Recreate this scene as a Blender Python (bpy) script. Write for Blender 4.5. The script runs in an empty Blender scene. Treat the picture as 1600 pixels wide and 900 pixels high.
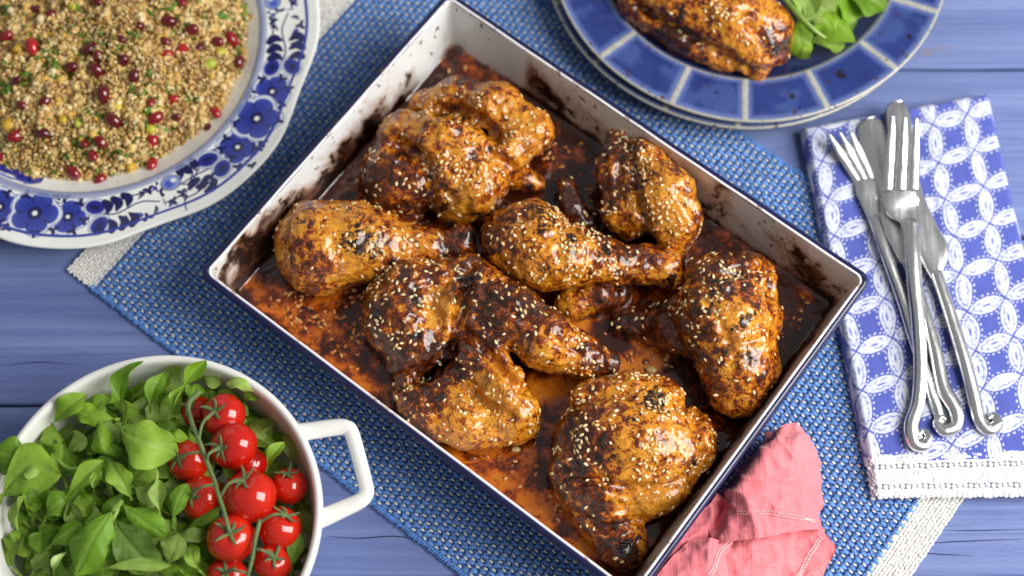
import bpy, math, random
import numpy as np
from mathutils import Vector, Matrix

# ------------------------------------------------------------------ camera, light, exposure
scene = bpy.context.scene
COL = scene.collection
CM = 0.01                                   # everything below is laid out in centimetres
TILT = math.radians(20.0)
CT, ST = math.cos(TILT), math.sin(TILT)
DIST = 96.0
FPX = 2500.0                                # focal length in pixels of the 1600 px wide photo
CAM = np.array([0.0, -DIST * ST, DIST * CT])

cam_data = bpy.data.cameras.new('camera')
cam_data.sensor_width = 36.0
cam_data.lens = 36.0 * FPX / 1600.0
cam_data.clip_start = 0.05
cam_data.clip_end = 50.0
cam_data.dof.use_dof = True
cam_data.dof.focus_distance = 0.885
cam_data.dof.aperture_fstop = 3.7
cam = bpy.data.objects.new('camera', cam_data)
cam.location = CAM * CM
cam.rotation_euler = (TILT, 0.0, 0.0)
COL.objects.link(cam)
scene.camera = cam

world = bpy.data.worlds.new('World')
scene.world = world
world.use_nodes = True
wb = world.node_tree.nodes['Background']
wb.inputs[0].default_value = (0.93, 0.96, 1.0, 1.0)
wb.inputs[1].default_value = 0.26


def area_light(name, direction, dist, sx, sy, watts, color, target=(0, 0, 0)):
    d = Vector(direction).normalized()
    ld = bpy.data.lights.new(name, 'AREA')
    ld.shape = 'RECTANGLE'
    ld.size, ld.size_y = sx * CM, sy * CM
    ld.energy = watts
    ld.color = color
    o = bpy.data.objects.new(name, ld)
    o.location = (Vector(target) + d * dist) * CM
    o.rotation_euler = (-d).to_track_quat('-Z', 'Y').to_euler()
    COL.objects.link(o)
    return o


area_light('window_light', (0.72, -0.07, 0.69), 125, 78, 104, 28.0, (1.0, 0.98, 0.95), target=(6, -9, 0))
area_light('back_fill_light', (-0.35, 0.80, 0.62), 190, 120, 90, 1.2, (0.92, 0.96, 1.0))  # added dim fill from the far left to lift the shadows, not a window

scene.view_settings.view_transform = 'Standard'
scene.view_settings.look = 'None'
scene.view_settings.exposure = 0.0
scene.view_settings.gamma = 1.0
scene.view_settings.use_curve_mapping = False
scene.cycles.use_denoising = True
scene.cycles.max_bounces = 8
scene.cycles.caustics_reflective = False
scene.cycles.caustics_refractive = False

random.seed(7)
RNG = np.random.default_rng(11)


# ------------------------------------------------------------------ helpers
def px(x, y, z=0.0):
    """Point (cm) at height z on the line of sight of photo pixel (x, y)."""
    X, Y, Z = x - 800.0, -(y - 450.0), -FPX
    v = np.array([X, Y * CT - Z * ST, Y * ST + Z * CT])
    return CAM + v * ((z - CAM[2]) / v[2])


def proj(P):
    """Photo pixel of world points (n,3) in cm."""
    q = P - CAM
    Y = q[:, 1] * CT + q[:, 2] * ST; Z = -q[:, 1] * ST + q[:, 2] * CT
    return np.stack([800 + FPX * q[:, 0] / -Z, 450 - FPX * Y / -Z], -1)


def pxr(x, y, z, r):
    """Length in cm of r photo pixels at that point."""
    p = px(x, y, z)
    return r * np.linalg.norm(p - CAM) / FPX / math.sqrt(1 + ((x - 800) ** 2 + (y - 450) ** 2) / FPX ** 2)


def s2l(r, g, b):
    """sRGB 0-255 to linear."""
    out = []
    for c in (r, g, b):
        c /= 255.0
        out.append(c / 12.92 if c <= 0.04045 else ((c + 0.055) / 1.055) ** 2.4)
    return tuple(out)


def L(r, g, b):
    return np.array(s2l(r, g, b))


def smooth(e0, e1, x):
    t = np.clip((x - e0) / (e1 - e0), 0, 1)
    return t * t * (3 - 2 * t)


def _hash(i, j, k, seed):
    h = (i.astype(np.int64) * 374761393 + j.astype(np.int64) * 668265263 + k.astype(np.int64) * 2147483647 + seed * 974711) & 0xFFFFFFFF
    h = ((h ^ (h >> 13)) * 1274126177) & 0xFFFFFFFF
    h = ((h ^ (h >> 16)) * 2246822519) & 0xFFFFFFFF
    return ((h ^ (h >> 15)) & 0xFFFFFF) / float(0xFFFFFF)


def vnoise(P, scale=1.0, seed=0):
    """Value noise 0..1 at points P (n,3)."""
    p = np.asarray(P, float) * scale + 1000.0
    i = np.floor(p).astype(np.int64)
    f = p - i
    f = f * f * (3 - 2 * f)
    r = 0.0
    for dx in (0, 1):
        wx = f[:, 0] if dx else 1 - f[:, 0]
        for dy in (0, 1):
            wy = f[:, 1] if dy else 1 - f[:, 1]
            for dz in (0, 1):
                wz = f[:, 2] if dz else 1 - f[:, 2]
                r = r + wx * wy * wz * _hash(i[:, 0] + dx, i[:, 1] + dy, i[:, 2] + dz, seed)
    return r


def fbm(P, scale=1.0, octaves=4, seed=0, gain=0.5):
    a, s, n = 0.0, 0.0, 1.0
    for o in range(octaves):
        a = a + n * vnoise(P, scale * 2.03 ** o, seed + o * 17)
        s += n
        n *= gain
    return a / s


def tag(o, label=None, cat=None, group=None, kind=None):
    if label: o['label'] = label
    if cat: o['category'] = cat
    if group: o['group'] = group
    if kind: o['kind'] = kind
    return o


def thing(name, loc, label, cat, group=None):
    o = bpy.data.objects.new(name, None)
    o.empty_display_size = 0.01
    o.location = np.asarray(loc, float) * CM
    COL.objects.link(o)
    return tag(o, label, cat, group)


def mk(name, V, F, mat, parent=None, origin=None, smooth_shade=True, col=None, attrs=None, mats=None, midx=None):
    """One mesh object; V in world cm. Faces: an (n,4)/(n,3) int array or a list."""
    V = np.asarray(V, float)
    if parent is not None:
        base = np.array(parent.matrix_world.translation if False else parent['_o'] if '_o' in parent else parent.location) / CM
        p = parent.parent
        while p is not None:
            base = base + np.array(p.location) / CM
            p = p.parent
        off = np.zeros(3)
    else:
        base = np.asarray(origin, float) if origin is not None else np.zeros(3)
    me = bpy.data.meshes.new(name)
    me.from_pydata([], [], [])
    vv = ((V - base) * CM).astype(np.float32)
    if isinstance(F, np.ndarray):
        n, k = F.shape
        me.vertices.add(len(vv)); me.vertices.foreach_set('co', vv.ravel())
        me.loops.add(n * k); me.loops.foreach_set('vertex_index', F.astype(np.int32).ravel())
        me.polygons.add(n); me.polygons.foreach_set('loop_start', np.arange(0, n * k, k, dtype=np.int32))
        me.update(calc_edges=True)
    else:
        me.from_pydata(vv.tolist(), [], [list(map(int, f)) for f in F])
        me.update()
    me.validate()
    me.polygons.foreach_set('use_smooth', np.full(len(me.polygons), smooth_shade, dtype=bool))
    if col is not None:
        a = me.color_attributes.new('col', 'FLOAT_COLOR', 'POINT')
        c = np.ones((len(vv), 4), np.float32); c[:, :3] = col
        a.data.foreach_set('color', c.ravel())
    if attrs:
        for k_, v_ in attrs.items():
            a = me.attributes.new(k_, 'FLOAT', 'POINT')
            a.data.foreach_set('value', np.asarray(v_, np.float32))
    if mats:
        for m in mats: me.materials.append(m)
        me.polygons.foreach_set('material_index', np.asarray(midx, np.int32))
    else:
        me.materials.append(mat)
    o = bpy.data.objects.new(name, me)
    COL.objects.link(o)
    if parent is not None:
        o.parent = parent
    else:
        o.location = base * CM
    return o


def grid_faces(nu, nv, wrap_u=False, wrap_v=False, flip=False):
    iu = np.arange(nu if wrap_u else nu - 1)
    iv = np.arange(nv if wrap_v else nv - 1)
    a, b = np.meshgrid(iu, iv, indexing='ij')
    a2, b2 = (a + 1) % nu, (b + 1) % nv
    q = np.stack([a * nv + b, a2 * nv + b, a2 * nv + b2, a * nv + b2], -1).reshape(-1, 4)
    return q[:, ::-1].copy() if flip else q


def lathe(profile, n=96, center=(0, 0, 0)):
    """profile: list of (r, z)."""
    pr = np.asarray(profile, float)
    th = np.linspace(0, 2 * np.pi, n, endpoint=False)
    V = np.zeros((n, len(pr), 3))
    V[:, :, 0] = np.cos(th)[:, None] * pr[None, :, 0]
    V[:, :, 1] = np.sin(th)[:, None] * pr[None, :, 0]
    V[:, :, 2] = pr[None, :, 1]
    return V.reshape(-1, 3) + np.asarray(center, float), grid_faces(n, len(pr), wrap_u=True)


def resample(P, n):
    """Catmull-Rom resample of control points to n points."""
    P = np.asarray(P, float)
    m = len(P)
    if m == 2:
        t = np.linspace(0, 1, n)[:, None]
        return P[0] * (1 - t) + P[1] * t
    Q = np.vstack([2 * P[0] - P[1], P, 2 * P[-1] - P[-2]])
    t = np.linspace(0, m - 1 - 1e-6, n)
    i = t.astype(int); f = (t - i)[:, None]
    p0, p1, p2, p3 = Q[i], Q[i + 1], Q[i + 2], Q[i + 3]
    return 0.5 * (2 * p1 + (p2 - p0) * f + (2 * p0 - 5 * p1 + 4 * p2 - p3) * f ** 2 + (3 * p1 - p0 - 3 * p2 + p3) * f ** 3)


def tube(P, R, ns=10, closed=False, flat=1.0, n=None, up=(0, 0, 1), caps=True):
    """Swept tube through points P with radii R; `flat` squashes it along `up`."""
    P = np.asarray(P, float)
    R = np.broadcast_to(np.asarray(R, float), (len(P),)).copy()
    if n:
        PR = resample(np.c_[P, R], n)
        P, R = PR[:, :3], np.maximum(PR[:, 3], 1e-3)
    m = len(P)
    T = np.gradient(P, axis=0) if not closed else (np.roll(P, -1, 0) - np.roll(P, 1, 0))
    T /= np.linalg.norm(T, axis=1)[:, None] + 1e-9
    U = np.asarray(up, float)
    S = np.cross(T, U); bad = np.linalg.norm(S, axis=1) < 1e-3
    S[bad] = np.cross(T[bad], (1, 0.1, 0))
    S /= np.linalg.norm(S, axis=1)[:, None]
    N = np.cross(S, T)
    a = np.linspace(0, 2 * np.pi, ns, endpoint=False)
    V = P[:, None] + R[:, None, None] * (np.cos(a)[None, :, None] * S[:, None] + flat * np.sin(a)[None, :, None] * N[:, None])
    F = grid_faces(m, ns, wrap_u=closed, wrap_v=True)
    V = V.reshape(-1, 3)
    if caps and not closed:
        V = np.vstack([V, P[0], P[-1]])
        c0, c1 = len(V) - 2, len(V) - 1
        k = np.arange(ns)
        F = np.vstack([F, np.stack([np.full(ns, c0), (k + 1) % ns, k, k], -1)[:, [0, 2, 1, 1]],
                       np.stack([np.full(ns, c1), (m - 1) * ns + k, (m - 1) * ns + (k + 1) % ns, (m - 1) * ns + (k + 1) % ns], -1)])
        # turn degenerate quads into a list
        F = [list(dict.fromkeys(f)) for f in F.tolist()]
    return V, F


def join(parts):
    """Join (V, F) pairs."""
    Vs, Fs, n = [], [], 0
    for V, F in parts:
        Vs.append(V)
        F = F.tolist() if isinstance(F, np.ndarray) else F
        Fs += [[i + n for i in f] for f in F]
        n += len(V)
    return np.vstack(Vs), Fs


def sphere_unit(nu=10, nv=6):
    th = np.linspace(0, 2 * np.pi, nu, endpoint=False)
    ph = np.linspace(0, np.pi, nv + 1)[1:-1]
    V = [[0, 0, 1]] + [[math.sin(p) * math.cos(t), math.sin(p) * math.sin(t), math.cos(p)] for p in ph for t in th] + [[0, 0, -1]]
    F = []
    for k in range(nu):
        F.append([0, 1 + k, 1 + (k + 1) % nu])
    for r in range(nv - 2):
        for k in range(nu):
            a = 1 + r * nu
            F.append([a + k, a + nu + k, a + nu + (k + 1) % nu, a + (k + 1) % nu])
    e = len(V) - 1
    a = 1 + (nv - 2) * nu
    for k in range(nu):
        F.append([a + k, e, a + (k + 1) % nu])
    return np.array(V, float), F


def scatter_mesh(V0, F0, M, T):
    """Many transformed copies of a small triangle/quad mesh as arrays. M (n,3,3), T (n,3). F0 must be uniform (array)."""
    F0 = np.asarray(F0)
    n, m = len(T), len(V0)
    V = np.einsum('nij,vj->nvi', M, V0) + T[:, None, :]
    F = (F0[None] + (np.arange(n) * m)[:, None, None]).reshape(-1, F0.shape[1])
    return V.reshape(-1, 3), F


def ico():
    t = (1 + 5 ** 0.5) / 2
    V = np.array([[-1, t, 0], [1, t, 0], [-1, -t, 0], [1, -t, 0], [0, -1, t], [0, 1, t], [0, -1, -t], [0, 1, -t], [t, 0, -1], [t, 0, 1], [-t, 0, -1], [-t, 0, 1]], float)
    V /= np.linalg.norm(V[0])
    F = np.array([[0, 11, 5], [0, 5, 1], [0, 1, 7], [0, 7, 10], [0, 10, 11], [1, 5, 9], [5, 11, 4], [11, 10, 2], [10, 7, 6], [7, 1, 8], [3, 9, 4], [3, 4, 2], [3, 2, 6], [3, 6, 8], [3, 8, 9], [4, 9, 5], [2, 4, 11], [6, 2, 10], [8, 6, 7], [9, 8, 1]])
    return V, F


def rand_rot(n, rng=RNG):
    q = rng.normal(size=(n, 4)); q /= np.linalg.norm(q, axis=1)[:, None]
    w, x, y, z = q.T
    return np.stack([np.stack([1 - 2 * (y * y + z * z), 2 * (x * y - z * w), 2 * (x * z + y * w)], -1),
                     np.stack([2 * (x * y + z * w), 1 - 2 * (x * x + z * z), 2 * (y * z - x * w)], -1),
                     np.stack([2 * (x * z - y * w), 2 * (y * z + x * w), 1 - 2 * (x * x + y * y)], -1)], 1)


def frame_rot(n, spin):
    """Rotation matrices with z along normals n (k,3), x turned by spin (k,)."""
    n = n / np.linalg.norm(n, axis=1)[:, None]
    a = np.tile([1.0, 0, 0], (len(n), 1)); a[np.abs(n[:, 0]) > 0.9] = (0, 1, 0)
    x = a - n * (a * n).sum(1)[:, None]; x /= np.linalg.norm(x, axis=1)[:, None]
    y = np.cross(n, x)
    c, s = np.cos(spin)[:, None], np.sin(spin)[:, None]
    return np.stack([c * x + s * y, -s * x + c * y, n], -1)


# ------------------------------------------------------------------ materials
class NT:
    """Tiny node-tree writer."""
    def __init__(self, name):
        self.m = bpy.data.materials.new(name); self.m.use_nodes = True
        self.t = self.m.node_tree; self.b = self.t.nodes['Principled BSDF']

    def n(self, kind, **kw):
        nd = self.t.nodes.new(kind)
        for k, v in kw.items():
            if k.startswith('in_'):
                nd.inputs[k[3:].replace('_', ' ')].default_value = v
            else:
                setattr(nd, k, v)
        return nd

    def l(self, a, b):
        self.t.links.new(a, b)

    def set(self, **kw):
        for k, v in kw.items():
            i = self.b.inputs[k.replace('_', ' ')]
            if isinstance(v, (tuple, list, np.ndarray)) and len(v) == 3 and i.type == 'RGBA':
                v = (*map(float, v), 1.0)
            i.default_value = v
        return self

    def noise(self, scale, detail=4.0, rough=0.55, vec=None, dist=0.0, coord='Object', stretch=None):
        if vec is None:
            tc = self.n('ShaderNodeTexCoord'); vec = tc.outputs[coord]
        if stretch:
            mp = self.n('ShaderNodeMapping'); mp.inputs['Scale'].default_value = stretch
            self.l(vec, mp.inputs['Vector']); vec = mp.outputs[0]
        nz = self.n('ShaderNodeTexNoise')
        nz.inputs['Scale'].default_value = scale; nz.inputs['Detail'].default_value = detail
        nz.inputs['Roughness'].default_value = rough; nz.inputs['Distortion'].default_value = dist
        self.l(vec, nz.inputs['Vector'])
        return nz.outputs['Fac']

    def ramp(self, fac, stops, interp='LINEAR'):
        r = self.n('ShaderNodeValToRGB'); r.color_ramp.interpolation = interp
        e = r.color_ramp.elements
        while len(e) < len(stops): e.new(0.5)
        for el, (p, c) in zip(e, stops):
            el.position = p
            el.color = (*map(float, c), 1.0) if not isinstance(c, (int, float)) else (c, c, c, 1.0)
        self.l(fac, r.inputs['Fac'])
        return r.outputs['Color']

    def mix(self, fac, a, b, mode='MIX'):
        m = self.n('ShaderNodeMix', data_type='RGBA', blend_type=mode)
        for s, v in ((m.inputs[0], fac), (m.inputs[6], a), (m.inputs[7], b)):
            if hasattr(v, 'is_linked') or hasattr(v, 'links'):
                self.l(v, s)
            elif isinstance(v, (int, float)):
                s.default_value = v if s.type == 'VALUE' else (v, v, v, 1)
            else:
                s.default_value = (*map(float, v), 1.0)
        return m.outputs[2]

    def math(self, op, a, b=0.0):
        m = self.n('ShaderNodeMath', operation=op)
        for s, v in ((m.inputs[0], a), (m.inputs[1], b)):
            if isinstance(v, (int, float)): s.default_value = v
            else: self.l(v, s)
        return m.outputs[0]

    def attr(self, name='col', out='Color'):
        a = self.n('ShaderNodeAttribute'); a.attribute_name = name
        return a.outputs[out]

    def color(self, c):
        self.l(c, self.b.inputs['Base Color']); return self

    def rough(self, c):
        self.l(c, self.b.inputs['Roughness']); return self

    def bump(self, h, strength=0.3, dist=0.001):
        b = self.n('ShaderNodeBump'); b.inputs['Strength'].default_value = strength; b.inputs['Distance'].default_value = dist
        self.l(h, b.inputs['Height'])
        self.l(b.outputs[0], self.b.inputs['Normal'])
        return self


def simple(name, col, rough=0.5, metal=0.0, spec=0.5, coat=0.0):
    m = NT(name).set(Base_Color=col, Roughness=rough, Metallic=metal, Specular_IOR_Level=spec, Coat_Weight=coat)
    return m.m
# ------------------------------------------------------------------ painted plank table
def mat_painted_wood():
    m = NT('painted_blue_wood')
    tc = m.n('ShaderNodeTexCoord')
    info = m.n('ShaderNodeObjectInfo')
    add = m.n('ShaderNodeVectorMath', operation='ADD')
    m.l(tc.outputs['Object'], add.inputs[0])
    sc = m.n('ShaderNodeVectorMath', operation='SCALE'); sc.inputs['Scale'].default_value = 3.0
    cmb = m.n('ShaderNodeCombineXYZ'); m.l(info.outputs['Random'], cmb.inputs[0]); m.l(info.outputs['Random'], cmb.inputs[1])
    m.l(cmb.outputs[0], sc.inputs[0]); m.l(sc.outputs[0], add.inputs[1])
    v = add.outputs[0]
    streak = m.noise(9.0, 6, 0.6, vec=v, stretch=(0.35, 9, 9))
    grain = m.noise(30.0, 5, 0.7, vec=v, dist=0.8, stretch=(0.25, 14, 14))
    blotch = m.noise(7.0, 4, 0.5, vec=v)
    c = m.ramp(streak, [(0.30, L(94, 110, 164)), (0.55, L(114, 131, 181)), (0.75, L(132, 150, 196))])
    c = m.mix(m.ramp(blotch, [(0.35, 0.0), (0.75, 0.35)]), c, L(96, 112, 166))
    c = m.mix(m.ramp(grain, [(0.56, 0.0), (0.68, 0.55)]), c, L(64, 78, 130))
    worn = m.math('MULTIPLY', m.noise(26, 5, 0.7, vec=v, stretch=(0.5, 2, 2)), m.noise(5, 3, 0.5, vec=v))
    c = m.mix(m.ramp(worn, [(0.42, 0.0), (0.5, 0.35)]), c, L(140, 158, 206))
    chip = m.ramp(m.math('MULTIPLY', m.noise(60, 5, 0.7, vec=v, stretch=(0.6, 1, 1)), m.noise(6, 2, 0.5, vec=v)), [(0.385, 0.0), (0.40, 0.8)])
    c = m.mix(chip, c, L(128, 124, 140))
    m.color(c)
    m.rough(m.ramp(blotch, [(0.3, 0.42), (0.7, 0.58)]))
    h = m.math('ADD', m.math('MULTIPLY', streak, 0.6), m.math('MULTIPLY', grain, 0.8))
    m.bump(h, 0.6, 0.0016)
    m.set(Specular_IOR_Level=0.35)
    return m.m


M_WOOD = mat_painted_wood()
table = thing('table', (0, 0, 0), 'blue painted wooden table made of wide horizontal planks', 'table')
edges = [px(800, y, 0)[1] for y in (-165, 108, 370, 632, 903, 1170)]
for k in range(5):
    y1, y0 = edges[k] - 0.10, edges[k + 1] + 0.10
    # plank cross section with eased top edges, swept along x
    w = 0.16
    prof = [(y0, -2.4), (y0, -w * 1.5), (y0 + 0.05, -w * 0.55), (y0 + w, -0.03), (y0 + 0.5, 0.0), (y1 - 0.5, 0.0), (y1 - w, -0.03), (y1 - 0.05, -w * 0.55), (y1, -w * 1.5), (y1, -2.4)]
    xs = np.linspace(-75, 75, 40)
    V = np.zeros((len(xs), len(prof), 3))
    for i, x in enumerate(xs):
        wob = 0.045 * math.sin(x * 0.21 + k * 2.1) + 0.03 * math.sin(x * 0.57 + k)
        for j, (y, z) in enumerate(prof):
            edge = 1 if j < 4 else (-1 if j > 5 else 0)
            V[i, j] = (x, y + (wob if edge else 0), z)
    F = grid_faces(len(xs), len(prof), wrap_v=True, flip=False)
    nv = len(prof)
    Fl = F.tolist() + [list(range(nv))[::-1], list(range((len(xs) - 1) * nv, len(xs) * nv))]
    mk('plank', V.reshape(-1, 3), Fl, M_WOOD, table, smooth_shade=False)

# thin drying cracks in the paint are slim dark slivers laid on the planks, groove shade put into their colour
M_CRACK = simple('crack_shadowed_wood', L(40, 45, 90), 0.8)
cr = []
for pts in ([(512, 838), (560, 841), (618, 838), (668, 846)], [(1440, 850), (1500, 846), (1600, 842)], [(1475, 829), (1530, 829), (1600, 827)],
            [(0, 572), (60, 566), (120, 570)], [(1420, 862), (1470, 866), (1520, 868)]):
    P = np.array([px(x, y, 0.0) for x, y in pts])
    cr.append(tube(P, [0.01] + [0.035] * (len(P) - 2) + [0.01], ns=6, flat=0.25, n=24))
V, F = join(cr)
tag(mk('paint_crack', V, F, M_CRACK, table), kind='stuff')

# ------------------------------------------------------------------ woven placemat
U2 = np.array([23.95, -18.30]); U2 /= np.linalg.norm(U2)      # along the tray's long side (towards lower right)
W2 = np.array([-U2[1], U2[0]])                               # across, towards upper right


def uv(u, v, z=0.0):
    u, v, z = np.broadcast_arrays(np.asarray(u, float), np.asarray(v, float), np.asarray(z, float))
    return np.stack([u * U2[0] + v * W2[0], u * U2[1] + v * W2[1], z], -1)


MU0, MU1, MV0, MV1 = -21.9, 28.3, -15.3, 16.6


def mat_yarn(name, lo, hi, sc=900):
    m = NT(name)
    a = m.attr('col')
    nz = m.noise(sc, 3, 0.6)
    m.color(m.mix(1.0, a, m.ramp(nz, [(0.3, 0.72), (0.7, 1.18)]), 'MULTIPLY'))
    m.set(Roughness=0.85, Specular_IOR_Level=0.2, Sheen_Weight=0.25, Sheen_Roughness=0.5)
    m.bump(nz, 0.4, 0.0006)
    return m.m


M_YARN = mat_yarn('cotton_yarn', None, None)
mat_root = thing('placemat', (0, 0, 0), 'blue woven placemat flecked with white, cream bands at both ends, under the roasting tray', 'placemat')
nu, nv = 120, 80
gu, gv = np.meshgrid(np.linspace(MU0, MU1, nu), np.linspace(MV0, MV1, nv), indexing='ij')
bend = 0.25 * np.sin(gu * 0.13 + 1.0)
G = uv(gu, gv + 0, 0.20 + 0 * gu).reshape(-1, 3)
cream = (gu.ravel() < MU0 + 2.0) | (gu.ravel() > MU1 - 2.0)
colr = np.where(cream[:, None], L(240, 236, 228), L(58, 102, 170))
Vb = np.vstack([G, G * [1, 1, 0] + [0, 0, 0.02]])
Ft = grid_faces(nu, nv)
mk('backing', Vb, np.vstack([Ft, Ft[:, ::-1] + nu * nv]), M_YARN, mat_root, col=np.vstack([colr, colr]))

I_V, I_F = ico()
# tray footprint (in uv) where the weave is hidden
rows = np.arange(int((MV1 - MV0) / 0.262))
Ms, Ts, Cs = [], [], []
rng = np.random.default_rng(3)
Ru = np.array([[U2[0], W2[0], 0], [U2[1], W2[1], 0], [0, 0, 1.0]])


def add_stitch(u, v, z, lx, ly, lz, yaw, c):
    k = len(u)
    cy, sy = np.cos(yaw), np.sin(yaw)
    R = np.zeros((k, 3, 3)); R[:, 0, 0] = cy; R[:, 0, 1] = -sy; R[:, 1, 0] = sy; R[:, 1, 1] = cy; R[:, 2, 2] = 1
    R = np.einsum('ij,kjl->kil', Ru, R)
    S = np.stack([np.broadcast_to(lx, k), np.broadcast_to(ly, k), np.broadcast_to(lz, k)], -1)
    Ms.append(R * S[:, None, :]); Ts.append(uv(u, v, z)); Cs.append(c)


for j in rows:
    v = MV0 + 0.15 + j * 0.262
    us = np.arange(MU0 + 2.0, MU1 - 2.0, 0.84) + (0.42 if j % 2 else 0.0)
    us = us[(us > MU0 + 1.9) & (us < MU1 - 1.9)]
    hid = lambda u, v_: (u > -12.6) & (u < 15.4) & (v_ > -10.3) & (v_ < 10.4)
    for white in (True, False):
        u = us if white else us + 0.42
        u = u[(u < MU1 - 1.85)]
        u = u[~hid(u, v)]
        k = len(u)
        if not k: continue
        uu = u + rng.normal(0, 0.02, k); vv = v + rng.normal(0, 0.016, k) + 0.03 * math.sin(j * 1.3)
        vv = vv + 0.10 * np.sin(uu * 0.23 + 0.6)
        if white:
            c = L(236, 236, 222)[None] * rng.uniform(0.78, 1.05, (k, 1))
            add_stitch(uu, vv, 0.31 + rng.normal(0, 0.008, k), 0.165, 0.08, 0.08, rng.normal(0.0, 0.12, k), c)
        else:
            c = L(114, 160, 228)[None] * rng.uniform(0.75, 1.12, (k, 1))
            add_stitch(uu, vv, 0.27 + rng.normal(0, 0.012, k), 0.26, 0.125, 0.11, rng.normal(0.1, 0.15, k), c)
    # binding wefts between the rows
    u = np.arange(MU0 + 2.1, MU1 - 2.0, 0.42) + 0.21
    u = u[~hid(u, v)]
    k = len(u)
    c = L(100, 148, 220)[None] * rng.uniform(0.75, 1.1, (k, 1))
    add_stitch(u + rng.normal(0, 0.02, k), v + 0.131 + rng.normal(0, 0.015, k) + 0.10 * np.sin(u * 0.23 + 0.6), 0.25 + rng.normal(0, 0.01, k), 0.20, 0.09, 0.09, rng.normal(0.5, 0.2, k), c)
# blue selvedge loops on the long edges
for vv_, sg in ((MV0, -1), (MV1, 1)):
    u = np.arange(MU0 + 1.9, MU1 - 1.8, 0.17); k = len(u)
    c = L(98, 148, 220)[None] * rng.uniform(0.7, 1.1, (k, 1))
    add_stitch(u, vv_ + rng.normal(0, 0.03, k), 0.2 + rng.normal(0, 0.01, k), 0.09, 0.26, 0.16, rng.normal(0.35 * sg, 0.2, k), c)
# cream twisted yarns of the end bands
for u0 in (MU0 + 1.0, MU1 - 1.0):
    for q in np.arange(-0.95, 0.96, 0.19):
        v = np.arange(MV0 - 0.05, MV1 + 0.05, 0.155); k = len(v)
        c = L(250, 248, 242)[None] * rng.uniform(0.88, 1.03, (k, 1))
        add_stitch(u0 + q + rng.normal(0, 0.018, k), v + (0.077 if int(round(q / 0.19)) % 2 else 0) + rng.normal(0, 0.02, k), 0.24 + rng.normal(0, 0.012, k), 0.12, 0.10, 0.075, rng.normal(0.6, 0.2, k), c)
M_, T_, C_ = np.concatenate(Ms), np.concatenate(Ts), np.concatenate(Cs)
V, F = scatter_mesh(I_V, I_F, M_, T_)
tag(mk('woven_stitch', V, F, M_YARN, mat_root, col=np.repeat(C_, 12, 0)), kind='stuff')

# ------------------------------------------------------------------ enamel roasting tray
TC = np.array([1.29, -1.17])                  # tray centre
TU, TV = 15.1, 11.35                          # half sizes at the rim
TZ0, TZR = 0.62, 5.2                          # floor, rim


def tray_uv(u, v, z):
    return uv(u, v, z) + np.array([TC[0], TC[1], 0])


def rrect(hu, hv, r, n=10, side=40):
    pts = []
    for cx, cy, a0 in ((hu - r, hv - r, 0), (-(hu - r), hv - r, 90), (-(hu - r), -(hv - r), 180), (hu - r, -(hv - r), 270)):
        for k in range(n + 1):
            a = math.radians(a0 + 90.0 * k / n)
            pts.append((cx + r * math.cos(a), cy + r * math.sin(a)))
    out = []
    m = len(pts)
    for i in range(m):
        a, b = np.array(pts[i]), np.array(pts[(i + 1) % m])
        d = np.linalg.norm(b - a)
        k = max(1, int(d / 0.5))
        for q in range(k): out.append(a + (b - a) * q / k)
    return np.array(out)


def loft(rings):
    """rings: list of (hu, hv, r, z) with equal point count by construction from the first ring's parameterisation."""
    base = rrect(TU, TV, 0.45)
    V = []
    for ins, z in rings:
        hu, hv = TU - ins, TV - ins
        s = base.copy()
        s[:, 0] *= hu / TU; s[:, 1] *= hv / TV
        V.append(tray_uv(s[:, 0], s[:, 1], np.full(len(s), z)))
    n = len(base)
    V = np.array(V)
    F = grid_faces(len(rings), n, wrap_v=True)
    return V.reshape(-1, 3), F, n


def mat_enamel():
    m = NT('white_enamel_baked_on')
    tc = m.n('ShaderNodeTexCoord'); sep = m.n('ShaderNodeSeparateXYZ'); m.l(tc.outputs['Object'], sep.inputs[0])
    z = m.math('DIVIDE', m.math('SUBTRACT', sep.outputs[2], TZ0 * CM), (TZR - TZ0) * CM)   # 0 floor .. 1 rim
    big = m.noise(15, 5, 0.62, dist=0.8)
    fine = m.noise(70, 6, 0.7, dist=0.4)
    c = m.mix(m.ramp(m.noise(9, 3, 0.5), [(0.3, 0.0), (0.8, 0.5)]), L(228, 232, 234), L(214, 208, 196))
    # splashes of baked marinade, denser towards the sauce line
    t = m.math('ADD', big, m.math('MULTIPLY', z, -0.26))
    t = m.math('ADD', t, m.math('MULTIPLY', fine, 0.26))
    side = m.attr('soil', 'Fac')
    t = m.math('ADD', t, m.math('MULTIPLY', side, 0.22))
    t = m.math('ADD', t, m.math('MULTIPLY', m.ramp(z, [(0.0, 1.0), (0.10, 0.75), (0.22, 0.0)]), 0.16))
    tan = m.ramp(t, [(0.50, 0.0), (0.68, 0.85)])
    c = m.mix(tan, c, L(165, 118, 74))
    brown = m.ramp(t, [(0.60, 0.0), (0.70, 0.95)])
    c = m.mix(brown, c, L(98, 52, 26))
    dark = m.ramp(m.math('ADD', m.math('MULTIPLY', fine, 0.55), m.math('MULTIPLY', t, 0.55)), [(0.63, 0.0), (0.69, 0.95)])
    c = m.mix(dark, c, L(34, 20, 16))
    specks = m.ramp(m.noise(120, 2, 0.5), [(0.665, 0.0), (0.68, 0.8)])
    c = m.mix(specks, c, L(90, 52, 30))
    m.color(c)
    m.rough(m.ramp(t, [(0.55, 0.16), (0.75, 0.45)]))
    m.bump(m.math('ADD', m.math('MULTIPLY', brown, 0.4), m.math('MULTIPLY', dark, 0.6)), 0.5, 0.0012)
    m.set(Specular_IOR_Level=0.5)
    return m.m


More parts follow.
